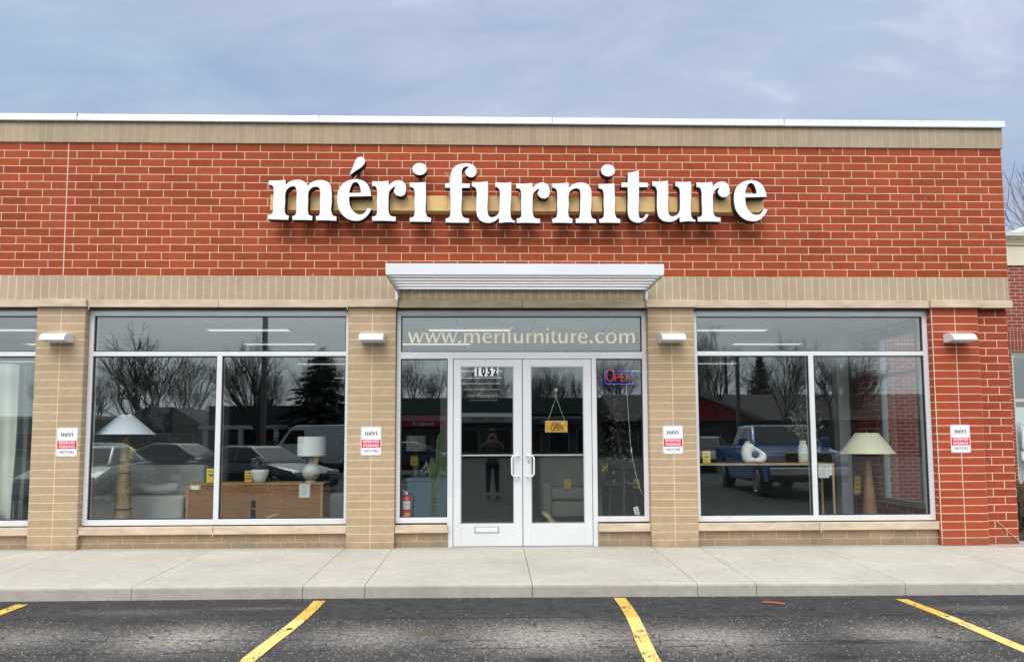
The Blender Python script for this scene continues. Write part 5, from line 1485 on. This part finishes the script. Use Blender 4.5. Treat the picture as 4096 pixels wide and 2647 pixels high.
# ------------------------------------------------------------------ across the lot, seen mirrored in the shop glass
GY = -.3
bare_tree('bare_tree', 'spreading leafless tree mirrored in the left pane of the left window', (-12.4, -30.3, GY), 3, 7.7, .95, trunk=.2, depth=6)
bare_tree('bare_tree', 'upright leafless tree mirrored beside the light pole in the left window', (-10.1, -40.2, GY), 5, 8.4, .62, trunk=.24, depth=6)
conifer('dark conifer mirrored at the right end of the left window', (-4.9, -35.3, GY), 2, 6.9, 6.8)
conifer('narrow dark conifer mirrored in the left pane of the right window', (30.9, -60.3, GY), 6, 9.4, 4.0)
gA = bare_tree('bare_tree', 'leafless tree among the far row mirrored in the shop glass', (-36, -70, GY), 11, 10, .7, group='far row of leafless trees', depth=6)
gB = bare_tree('bare_tree', 'leafless tree among the far row mirrored in the shop glass', (-2.6, -66, GY), 12, 10.5, .8, group='far row of leafless trees', depth=6)
gC = bare_tree('bare_tree', 'leafless tree among the far row mirrored in the shop glass', (27.5, -46, GY), 14, 9.6, .85, group='far row of leafless trees', depth=6)
r2 = random.Random(8)
for k, (x, y) in enumerate(((-44, -76), (-31, -74), (-27, -70), (-21, -78), (-8, -72), (.5, -64), (3.5, -68), (6.5, -65), (9, -70), (12, -66), (15, -70), (19, -66), (24, -70), (27.5, -64), (34, -66), (37, -70), (41, -66), (31.5, -47), (36, -52), (24, -50), (46, -70), (-52, -70), (-24, -64), (-19, -66), (-16, -63), (-13, -68), (-11, -64), (-6, -66), (17, -64), (22, -62), (10, -62), (28, -68))):
    c = copy_tree((gA, gB, gC)[k % 3]); c.location = (x, y, GY); c.rotation_euler.z = r2.uniform(0, 6.28); s = r2.uniform(.85, 1.1); c.scale = (s, s, s)

def light_pole(x, y, h, lab, wood=False):
    t = thing('utility_pole' if wood else 'light_pole', lab, 'pole', (x, y, GY))
    if wood:
        MB().tube([(x, y, GY), (x, y, GY + h)], [.16, .11], 10).build('pole', M_BARK, t)
        MB().box(x - 1.1, x + 1.1, y - .06, y + .06, GY + h - .5, GY + h - .38).build('crossarm', M_BARK, t)
    else:
        MB().box(x - .11, x + .11, y - .11, y + .11, GY + .6, GY + h).build('pole', mat('pole_grey', (.16, .16, .16), .5, metal=.4), t)
        MB().tube([(x, y, GY - .1), (x, y, GY + .7)], .3, 14).build('footing', M_WALK, t)
        for s in (-1, 1): MB().box(x + s * .25, x + s * .85, y - .16, y + .16, GY + h - .12, GY + h + .02).build('lamp_head', M_DARK, t, bevel=.02)
        MB().box(x - .3, x + .3, y - .04, y + .04, GY + h - .09, GY + h - .02).build('arm', M_DARK, t)
light_pole(-6.1, -28.3, 9.5, 'square grey light pole mirrored in the right pane of the left window')
light_pole(22.1, -40.3, 7.2, 'light pole with two lamp heads mirrored in the right window')
light_pole(27.6, -60, 9.3, 'wooden utility pole with a crossarm mirrored in the right window', True)

def strip_mall():
    MW = mat('mall_wall', (.10, .10, .10), .8, var=.1, world=True); MGl = mat('mall_glass', (.02, .025, .025), .1); MWt = mat('mall_white', (.55, .55, .53), .6, var=.04)
    Y = -50
    def wind(s, xs, z0, z1, y, w):
        for x in xs:
            f = MB().box(x - w / 2 - .05, x + w / 2 + .05, y, y + .06, z0 - .05, z1 + .05).build('window', MWt, s)
            MB().box(x - w / 2, x + w / 2, y + .06, y + .07, z0, z1).build('pane', MGl, f)
    # dark flat roofed row with a white canopy
    s = thing('shop_row', 'dark flat roofed shop row with a white canopy and columns across the lot', 'shop', (-11, Y, GY))
    MB().box(-17, -6.4, Y - 12, Y, GY, 3.85).build('wall', mat('mall_dark', (.035, .036, .04), .85, var=.1, world=True), s)
    MB().box(-17, -6.4, Y + .01, Y + 2.0, 1.98, 2.28).build('canopy', MWt, s)
    for x in (-16.5, -13.8, -11.1, -8.9, -6.7): MB().box(x - .18, x + .18, Y + 1.6, Y + 1.95, GY, 1.979).build('column', MWt, s)
    for x in (-12.2, -9.9): MB().box(x - .7, x + .7, Y + .001, Y + .06, GY, 1.8).build('door', mat('mall_red', (.22, .02, .03), .6), s)
    wind(s, (-15.3, -7.8), .4, 1.7, Y + .001, 1.4)
    # green mansard with awnings
    s = thing('shop_row', 'shop row under a dark green mansard roof across the lot', 'shop', (4, Y, GY))
    MB().box(-6.2, 14.2, Y - 12, Y, GY, 3.1).build('wall', MW, s)
    MB().pyz([(Y - 12, 3.11), (Y + .5, 3.11), (Y - .3, 4.45), (Y - 12, 4.45)], -6.3, 14.3).build('roof', mat('mansard_green', (.012, .035, .028), .7, var=.1), s)
    wind(s, (-4.8, -2.6, -.2, 1.6, 3.6, 6.2, 8.6, 10.8, 13), .1, 1.9, Y + .001, 1.5)
    def awn(x0, x1, z0, z1, m, lab, word, mw, sz, checker=False):
        a = thing('shop_awning', lab, 'awning', ((x0 + x1) / 2, Y, z0))
        MB().pyz([(Y + .001, z1), (Y + .6, z1 - .12), (Y + 1.1, z0 + .45), (Y + 1.1, z0), (Y + .001, z0)], x0, x1).build('cover', m, a)
        mb = MB(); lettering(mb, word, ((x0 + x1) / 2, Y + 1.106, z0 + .22), sz, .004, .9, face=1); mb.build('lettering', mw, a)
        if checker:
            mb = MB(); n = 14; w = (x1 - x0) / n
            for k in range(n):
                for j in range(2):
                    if (k + j) % 2 == 0: 
                        f = lambda q: (Y + 1.106 - .5 * q, z0 + .46 + (z1 - .12 - z0 - .45) * q + .008)
                        (ya, za), (yb, zb) = f(j * .5), f(j * .5 + .5)
                        mb.quad((x0 + k * w, ya, za), (x0 + k * w + w, ya, za), (x0 + k * w + w, yb, zb), (x0 + k * w, yb, zb))
            mb.build('check_pattern', M_INK, a)
    awn(-1.75, 1.85, 2.15, 3.15, mat('awning_red', (.36, .02, .03), .6), 'red awning with a black and white check mirrored left of the doors', 'Scooby\'s R', M_SIGNW, .42, True)
    awn(2.9, 7.3, 2.45, 3.3, mat('awning_white', (.5, .5, .49), .6), 'long white barrel awning mirrored in the left glass door', 'LUXURY SMOKE', M_INK, .40)
    awn(8.0, 12.5, 2.3, 3.05, mat('awning_dark', (.06, .065, .065), .6), 'dark awning mirrored in the right glass door', 'BUILDING', MWt, .45)
    # low house and hip roofed shops
    s = thing('house', 'low grey gabled house across the lot mirrored in the left window', 'house', (-20, Y, GY))
    MB().box(-24, -17.4, Y - 8, Y, GY, 2.2).build('wall', mat('house_grey', (.12, .12, .125), .85, var=.05), s)
    MB().pxz([(-24.4, 2.2), (-17.0, 2.2), (-19.6, 3.75), (-21.8, 3.75)], Y - 8.2, Y + .3).build('roof', mat('shingle', (.09, .09, .09), .9, var=.15, scale=3), s)
    wind(s, (-22.5, -20.6, -18.7), .5, 1.6, Y + .001, 1.1)
    s = thing('shop_row', 'long low shop with a grey hip roof and red gable across the lot', 'shop', (30, Y, GY))
    MB().box(15.5, 48, Y - 12, Y, GY, 2.55).build('wall', mat('brown_wall', (.11, .10, .095), .85, var=.08, world=True), s)
    MB().pyz([(Y + .8, 2.56), (Y - 6, 5.0), (Y - 12.5, 2.56)], 15.2, 48.3).build('roof', mat('shingle_brown', (.075, .068, .064), .9, var=.2, scale=3), s)
    MB().pxz([(17.0, 2.58), (26.6, 2.58), (21.5, 4.6)], Y + .801, Y + 1.1).build('gable', mat('gable_red', (.30, .018, .03), .7), s)
    MB().pxz([(16.7, 2.56), (21.5, 4.62), (26.9, 2.56), (26.9, 2.8), (21.5, 4.86), (16.7, 2.8)], Y + .78, Y + 1.25).build('gable_trim', mat('trim_grey', (.28, .28, .28), .6), s)
    wind(s, (18, 20.5, 23, 27, 29.5, 32.5, 36, 39), .2, 1.8, Y + .001, 1.6)
    for x in (25.2, 31, 34.2): MB().box(x - .5, x + .5, Y + .001, Y + .05, GY, 1.9).build('door', M_DARK, s)
    s = thing('shop_row', 'plain grey building mirrored at the left edge of the left window', 'shop', (-38, -58, GY))
    MB().box(-60, -25, -70, -58, GY, 3.0).build('wall', mat('grey_block', (.16, .16, .16), .9, var=.06), s)
    MB().box(-60.2, -24.8, -70.2, -57.8, 3.001, 3.3).build('roof', MWt, s)
    wind(s, (-40, -36, -32, -28), .4, 1.8, -57.999, 2.2)
strip_mall()

# ------------------------------------------------------------------ vehicles behind the photographer
M_TYRE = mat('tyre', (.015, .015, .016), .85); M_RIM = mat('rim', (.45, .45, .46), .3, metal=.8); M_CGL = mat('car_glass', (.018, .022, .024), .12, spec=.35); M_CHR = mat('chrome', (.75, .75, .76), .12, metal=1)
M_HEAD = mat('headlamp', (.55, .57, .6), .08, coat=1); M_TAIL = mat('tail_lamp', (.35, .01, .012), .2)
def wheel(par, x, y, r, w, side, bright=True):
    """side = +1 / -1: which way the rim faces along local x"""
    a = MB()
    a.tube([(x - w / 2, y, r), (x - w / 2 + .03, y, r), (x + w / 2 - .03, y, r), (x + w / 2, y, r)], [r * .93, r, r, r * .93], 28)
    wh = a.build('wheel', M_TYRE, par, world=False, smooth=True, auto=40)
    xo = x + side * (w / 2 + .002)
    m = MB(); m.tube([(xo - side * .03, y, r), (xo + side * .004, y, r)], [r * .66, r * .66], 24)
    m.build('hub', M_DARK, wh, world=False)
    m = MB()
    for k in range(7):
        q = 2 * PI * k / 7 + .2
        m.obox((xo + side * .014, y + .34 * r * math.sin(q), r + .34 * r * math.cos(q)), .008, .028, r * .3, Matrix.Rotation(-q, 3, 'X'))
    m.tube([(xo + side * .002, y, r), (xo + side * .024, y, r)], r * .13, 12)
    ring = [(xo + side * .012, y + r * .66 * math.sin(2 * PI * k / 24), r + r * .66 * math.cos(2 * PI * k / 24)) for k in range(24)]
    m.tube(ring, .014, 6, closed=True)
    m.build('rim', M_RIM, wh, world=False)
def car_body(prof, w, tuck=.06, arches=(), low=.2):
    """prof: (y, z) top line from nose (+y) to tail; sides swell a little; arches cut the lower edge"""
    bottom = []
    ys = [p_[0] for p_ in prof]
    y1, y0 = max(ys), min(ys)
    pts = list(prof)
    lo = [(y0, low + .12), (y0 + .1, low)]
    for yc, r in sorted(arches):
        lo += [(yc + r * math.cos(a), max(low, low + .1 + r * math.sin(a))) for a in [PI - PI * k / 10 for k in range(11)]]
    lo += [(y1 - .1, low), (y1, low + .12)]
    loop = pts + lo
    mb = MB()
    secs = []
    for u in (-1, -.97, -.8, 0, .8, .97, 1):
        k = 1 - abs(u) ** 12 * .16
        sec = []
        for (y, z) in loop:
            zz = z if abs(u) < .9 else z - (.03 if abs(u) < .99 else .09) * (z > .5)
            sec.append((u * w / 2, y * (1 - .012 * abs(u) ** 3) if abs(u) > .9 else y * (1.0 if abs(u) < .5 else .995), zz))
        secs.append(mb.verts(sec))
    n = len(loop)
    for a, b in zip(secs[:-1], secs[1:]):
        for i in range(n): mb.face([a[i], a[(i + 1) % n], b[(i + 1) % n], b[i]])
    for sct in (secs[0], secs[-1]):
        cs = [Vector((v.co.y, v.co.z, 0)) for v in sct]
        for t in geometry.tessellate_polygon([cs]): mb.face([sct[i] for i in t])
    return mb
def sedan(lab, loc, rz, colr, tall=0.0, name='sedan'):
    t = thing(name, lab, 'car', loc, rz)
    P = mat('paint_%d_%d_%d' % tuple(int(c * 100) for c in colr), colr, .28, metal=.35, var=.03, coat=.8)
    prof = [(2.3, .45), (2.28, .62), (2.1, .74), (1.2, .92 + tall * .4), (.9, .95 + tall * .4), (-1.5, .98 + tall * .3), (-2.15, .96 + tall * .3), (-2.33, .82), (-2.36, .5)]
    car_body(prof, 1.82, arches=((1.42, .37), (-1.38, .37))).build('body', P, t, world=False, smooth=True, auto=35)
    gh = [(1.15, .93 + tall * .4), (.25, 1.40 + tall), (-.7, 1.43 + tall), (-1.85 + tall * .5, .97 + tall * .3)]
    def cabin(pr, wb, wt, ins, name, m, zoff=0):
        mb = MB(); a, b, c, d = pr
        B = wb / 2; T = wt / 2
        L = [(-B, a[0], a[1]), (B, a[0], a[1]), (T, b[0], b[1]), (-T, b[0], b[1]), (-B, d[0], d[1]), (B, d[0], d[1]), (T, c[0], c[1]), (-T, c[0], c[1])]
        v = mb.verts(L)
        for q in ((0, 1, 2, 3), (5, 4, 7, 6), (3, 2, 6, 7), (1, 5, 6, 2), (4, 0, 3, 7), (0, 4, 5, 1)): mb.face([v[i] for i in q])
        return mb.build(name, m, t, world=False, bevel=.05 if m is P else 0, smooth=True, seg=3, auto=40)
    cabin(gh, 1.66, 1.24, 0, 'roof', P)
    a, b, c, d = [Vector((0, *q)) for q in gh]
    def pane(c4, nm='window'):
        mb = MB(); mb.quad(*c4); o = mb.build(nm, M_CGL, t, world=False, recalc=False)
    lerp = lambda p_, q, k: p_ + (q - p_) * k
    for s in (-1, 1):
        def S(y, z, e=.008):
            k = (z - (.95 + tall * .35)) / (.46 + tall * .65); return (s * (.83 - .21 * k + e), y, z)
        z0, z1 = 1.0 + tall * .4, 1.345 + tall * .95
        pane([S(.93, z0), S(.30, z1), S(-.18, z1), S(-.18, z0)]); pane([S(-.26, z0), S(-.26, z1), S(-.70, z1), S(-1.30 + tall * .5, z0)])
    for (p_, q, y_) in ((a, b, .01), (d, c, -.01)):
        B = lerp(p_, q, .1); T = lerp(p_, q, .88); n_ = Vector((0, 1 if y_ > 0 else -1, .9)).normalized() * .012
        pane([tuple(Vector((-.74, B.y, B.z)) + n_), tuple(Vector((.74, B.y, B.z)) + n_), tuple(Vector((.60, T.y, T.z)) + n_), tuple(Vector((-.60, T.y, T.z)) + n_)], 'windscreen')
    for s in (-1, 1):
        MB().obox((s * .68, 2.24, .64), .2, .07, .06).build('headlight', M_HEAD, t, world=False, bevel=.02)
        MB().obox((s * .68, -2.31, .78), .18, .05, .06).build('tail_light', M_TAIL, t, world=False, bevel=.02)
        MB().obox((s * .98, .72, 1.0 + tall * .4), .09, .05, .06).build('wing_mirror', P, t, world=False, bevel=.02)
        for y in (1.42, -1.38): wheel(t, s * .79, y, .33, .22, s)
    MB().obox((0, 2.27, .5), .42, .05, .09).build('grille', M_DARK, t, world=False)
    return t
sedan('silver grey sedan mirrored at the left edge of the left window', (-5.0, -10.1, GY + .0), R(-8), (.30, .31, .32))
sedan('dark navy sedan mirrored behind the sideboard in the left window', (-1.6, -13.2, GY - .05), R(-62), (.03, .045, .075))
sedan('black sedan mirrored above the sofa in the left window', (-6.0, -18.2, GY), R(-75), (.02, .02, .022))
sedan('pale silver sedan mirrored beside the oak lamp in the left window', (-11.6, -24, GY), R(-65), (.40, .41, .41))
sedan('black sedan mirrored in the left glass door', (1.6, -21, GY), R(88), (.012, .012, .014))
sedan('dark wagon mirrored at the left of the right window', (15.4, -25, GY), R(25), (.03, .035, .045), .18, 'estate_car')
def van():
    t = thing('van', 'white delivery van mirrored beside the drum lamp in the left window', 'van', (-3.6, -30.5, GY), R(80))
    P = mat('van_white', (.55, .56, .57), .35, var=.03)
    car_body([(2.7, .5), (2.65, 1.0), (2.2, 1.25), (1.6, 2.1), (1.3, 2.25), (-2.6, 2.3), (-2.75, 2.2), (-2.75, .5)], 2.0, arches=((1.75, .4), (-1.75, .4)), low=.28).build('body', P, t, world=False, smooth=True, auto=35)
    for s in (-1, 1):
        MB().quad((s * 1.006, 1.95, 1.3), (s * 1.006, 1.55, 2.0), (s * 1.006, .9, 2.0), (s * 1.006, .9, 1.3)).build('window', M_CGL, t, world=False, recalc=False)
        for y in (1.75, -1.75): wheel(t, s * .88, y, .36, .24, s)
        MB().obox((s * .75, 2.66, .85), .16, .05, .1).build('headlight', M_HEAD, t, world=False)
    MB().quad((-.85, 2.2, 1.3), (.85, 2.2, 1.3), (.75, 1.66, 2.08), (-.75, 1.66, 2.08)).build('windscreen', M_CGL, t, world=False, recalc=False)
van()
def pickup():
    t = thing('pickup_truck', 'blue pickup truck with chrome grille mirrored in the right shop window', 'pickup truck', (13.65, -11.9, GY - .02), R(4))
    P = mat('truck_blue', (.012, .12, .40), .25, metal=.3, var=.03, coat=.9)
    prof = [(2.78, .72), (2.80, 1.12), (2.72, 1.20), (1.35, 1.36), (1.2, 1.38), (-.95, 1.36), (-.98, 1.34), (-2.85, 1.34), (-2.92, 1.30), (-2.92, .75)]
    car_body(prof, 2.02, arches=((1.9, .50), (-1.85, .50)), low=.45).build('body', P, t, world=False, smooth=True, auto=30)
    mb = MB()
    B, T = .96, .78
    v = mb.verts([(-B, 1.3, 1.36), (B, 1.3, 1.36), (T, .55, 1.93), (-T, .55, 1.93), (-B, -1.0, 1.34), (B, -1.0, 1.34), (T, -.82, 1.92), (-T, -.82, 1.92)])
    for q in ((0, 1, 2, 3), (5, 4, 7, 6), (3, 2, 6, 7), (1, 5, 6, 2), (4, 0, 3, 7), (0, 4, 5, 1)): mb.face([v[i] for i in q])
    mb.build('cab', P, t, world=False, bevel=.05, seg=3, smooth=True, auto=40)
    MB().quad((-.86, 1.25, 1.42), (.86, 1.25, 1.42), (.73, .62, 1.90), (-.73, .62, 1.90)).build('windscreen', M_CGL, t, world=False, recalc=False)
    for s in (-1, 1):
        S = lambda y, z: (s * (.96 - .18 * (z - 1.36) / .57 + .012), y, z)
        MB().quad(S(1.05, 1.40), S(.55, 1.86), S(.12, 1.87), S(.12, 1.40)).build('window', M_CGL, t, world=False, recalc=False)
        MB().quad(S(.03, 1.40), S(.03, 1.87), S(-.72, 1.86), S(-.84, 1.40)).build('window', M_CGL, t, world=False, recalc=False)
        MB().obox((s * 1.14, .95, 1.46), .11, .06, .12).build('wing_mirror', P, t, world=False, bevel=.03)
        hl = MB().obox((s * .80, 2.72, 1.06), .2, .1, .09).build('headlight', M_HEAD, t, world=False, bevel=.02)
        MB().obox((s * .78, 2.83, 1.10), .17, .008, .012).build('trim', M_CHR, hl, world=False)
        MB().obox((s * .72, 2.86, .60), .17, .05, .06).build('fog_light', M_DARK, t, world=False, bevel=.02)
        MB().obox((s * .97, -2.9, 1.1), .05, .05, .16).build('tail_light', M_TAIL, t, world=False, bevel=.01)
        for y in (1.9, -1.85): wheel(t, s * .90, y, .43, .29, s)
        for y in (.3, -.75): MB().obox((s * 1.022, y, 1.2), .01, .09, .018).build('door_handle', P, t, world=False)
        MB().obox((s * .98, .0, .42), .06, 1.05, .03).build('side_step', M_DARK, t, world=False)
    MB().obox((0, 2.81, 1.05), .56, .03, .13).build('grille', M_DARK, t, world=False, bevel=.02)
    mb = MB()
    mb.obox((0, 2.83, 1.195), .62, .03, .022).obox((0, 2.85, .90), .62, .02, .02)
    for s in (-1, 1): mb.obox((s * .6, 2.83, 1.05), .02, .03, .15)
    mb.build('grille_surround', M_CHR, t, world=False)
    mb = MB(); mb.obox((0, 2.86, .72), .98, .09, .11); mb.build('bumper', M_CHR, t, world=False, bevel=.04, seg=3)
    MB().obox((0, 2.9, .58), .7, .05, .05).build('bumper_valance', M_DARK, t, world=False, bevel=.02)
    MB().obox((0, -1.95, 1.347), .86, .85, .006).build('bed_cover', M_DARK, t, world=False)
pickup()

# ------------------------------------------------------------------ the person taking the photograph (mirrored in the left door)
def skin_chain(verts, edges, radii, name, m, parent, lvl=2):
    me = bpy.data.meshes.new(name); me.from_pydata(verts, edges, []); me.materials.append(m)
    o = bpy.data.objects.new(name, me); COL.objects.link(o); o.parent = parent
    sm = o.modifiers.new('skin', 'SKIN'); sm.use_smooth_shade = True
    if not me.skin_vertices: me.skin_vertices.new()
    for i, r in enumerate(radii):
        sv = me.skin_vertices[0].data[i]; sv.radius = (r, r) if not isinstance(r, tuple) else r
    me.skin_vertices[0].data[0].use_root = True
    ss = o.modifiers.new('smooth', 'SUBSURF'); ss.levels = lvl; ss.render_levels = lvl
    return o
def photographer():
    t = thing('person', 'person in a grey green jacket and dark jeans mirrored in the left glass door', 'person', (5.44, -9.82, z_lot(5.4)))
    SK = mat('skin', (.46, .27, .19), .5, var=.05); JK = mat('jacket', (.10, .115, .10), .85, var=.12, bump=.2, bscale=60); JN = mat('jeans', (.028, .036, .06), .9, var=.15, bump=.15, bscale=120)
    HR = mat('hair', (.03, .02, .014), .6, var=.2)
    # local: +y looks at the shop; lens stands .36 in front of the body and 1.55 above the ground
    hz = CAM.z - z_lot(5.4)
    V = [(0, 0, .92), (0, 0, 1.12), (0, -.01, 1.30), (0, 0, 1.42), (0, .02, 1.50), (0, .035, 1.58), (0, .045, 1.68),
         (-.17, 0, 1.39), (-.27, .10, 1.22), (-.10, .29, hz - .07), (.17, 0, 1.39), (.27, .10, 1.22), (.08, .29, hz - .07),
         (-.09, 0, .88), (-.11, .02, .48), (-.12, 0, .10), (-.12, .13, .045), (.09, 0, .88), (.11, .02, .48), (.13, -.02, .10), (.14, .11, .045)]
    Eg = [(0, 1), (1, 2), (2, 3), (3, 4), (4, 5), (5, 6), (2, 7), (7, 8), (8, 9), (2, 10), (10, 11), (11, 12), (0, 13), (13, 14), (14, 15), (15, 16), (0, 17), (17, 18), (18, 19), (19, 20)]
    rad = [(.13, .09), (.125, .085), (.135, .09), .06, .052, (.075, .085), (.07, .085), .052, .042, .028, .052, .042, .028, .08, .055, .04, .035, .08, .055, .04, .035]
    skin_chain(V, Eg, rad, 'body', SK, t)
    skin_chain([V[0][:2] + (.80,), V[1], (0, -.01, 1.31), (0, .0, 1.43), V[7], V[8], (-.14, .245, hz - .10), V[10], V[11], (.125, .245, hz - .10)], [(0, 1), (1, 2), (2, 3), (2, 4), (4, 5), (5, 6), (2, 7), (7, 8), (8, 9)], [(.175, .125), (.155, .115), (.165, .115), .075, .072, .062, .042, .072, .062, .042], 'jacket', JK, t)
    skin_chain([(0, 0, .90), (-.095, 0, .84), (-.11, .02, .48), (-.12, 0, .13), (.095, 0, .84), (.11, .02, .48), (.13, -.02, .13)], [(0, 1), (1, 2), (2, 3), (0, 4), (4, 5), (5, 6)], [(.15, .11), .098, .072, .06, .098, .072, .06], 'trousers', JN, t)
    for x, y in ((-.12, 0), (.135, -.02)):
        mb = MB(); mb.ball((x, y + .06, .05), .09, .55, 1.55, .58, 3)
        for v in mb.bm.verts: v.co.z = max(v.co.z, .002)
        mb.build('shoe', mat('shoe_grey', (.16, .16, .17), .7), t, world=False, smooth=True)
    mb = MB(); mb.ball((0, .015, 1.665), .112, .86, 1.02, 1.05, 3)
    bmesh.ops.delete(mb.bm, geom=[v for v in mb.bm.verts if v.co.y > .06 and v.co.z < 1.70 or v.co.z < 1.60], context='VERTS')
    mb.build('hair', HR, t, world=False, smooth=True)
    mb = MB(); mb.ball((0, .135, 1.625), .018, .8, 1.1, 1.5, 2)
    mb.build('nose', SK, t, world=False, smooth=True)
    for s in (-1, 1):
        mb = MB(); mb.ball((s * .032, .118, 1.655), .012, 1.2, .6, .8, 2); mb.build('eye', M_INK, t, world=False, smooth=True)
        mb = MB(); mb.ball((s * .088, .035, 1.64), .028, .4, .7, 1.1, 2); mb.build('ear', SK, t, world=False, smooth=True)
        # palm and five fingers closed round the phone's edge
        hx = s * .094
        mb = MB(); mb.ball((hx, .32, hz - .03), .042, .55, .75, 1.0, 2); mb.build('palm', SK, t, world=False, smooth=True)
        for k in range(4):
            z = hz + .022 - .021 * k
            skin_chain([(hx, .335, z - .004), (hx - s * .002, .358, z), (hx - s * .016, .372, z), (hx - s * (.034 - .003 * (k == 3)), .374, z - .002)], [(0, 1), (1, 2), (2, 3)], [.0095, .009, .0085, .0075], 'finger', SK, t, 1)
        skin_chain([(hx, .315, hz + .0), (hx - s * .012, .325, hz + .028), (hx - s * .03, .338, hz + .034)], [(0, 1), (1, 2)], [.012, .0105, .009], 'thumb', SK, t, 1)
    mb = MB(); mb.tube([(-.028, .125, 1.592), (0, .13, 1.59), (.028, .125, 1.592)], .005, 6); mb.build('mouth', mat('lips', (.32, .12, .10), .5), t, world=False)
    # the phone, its lens just behind the camera of this scene
    p_ = thing('phone', 'dark phone held up level in both hands by the photographer', 'phone', (CAM.x, CAM.y - .012, CAM.z))
    MB().obox((0, -.004, -.012), .075, .004, .036).build('body', mat('phone_black', (.02, .02, .022), .25), p_, world=False, bevel=.003)
    MB().tube([(-.0, .0005, 0), (0, .004, 0)], .009, 14).build('lens', M_DARK, p_, world=False)
photographer()
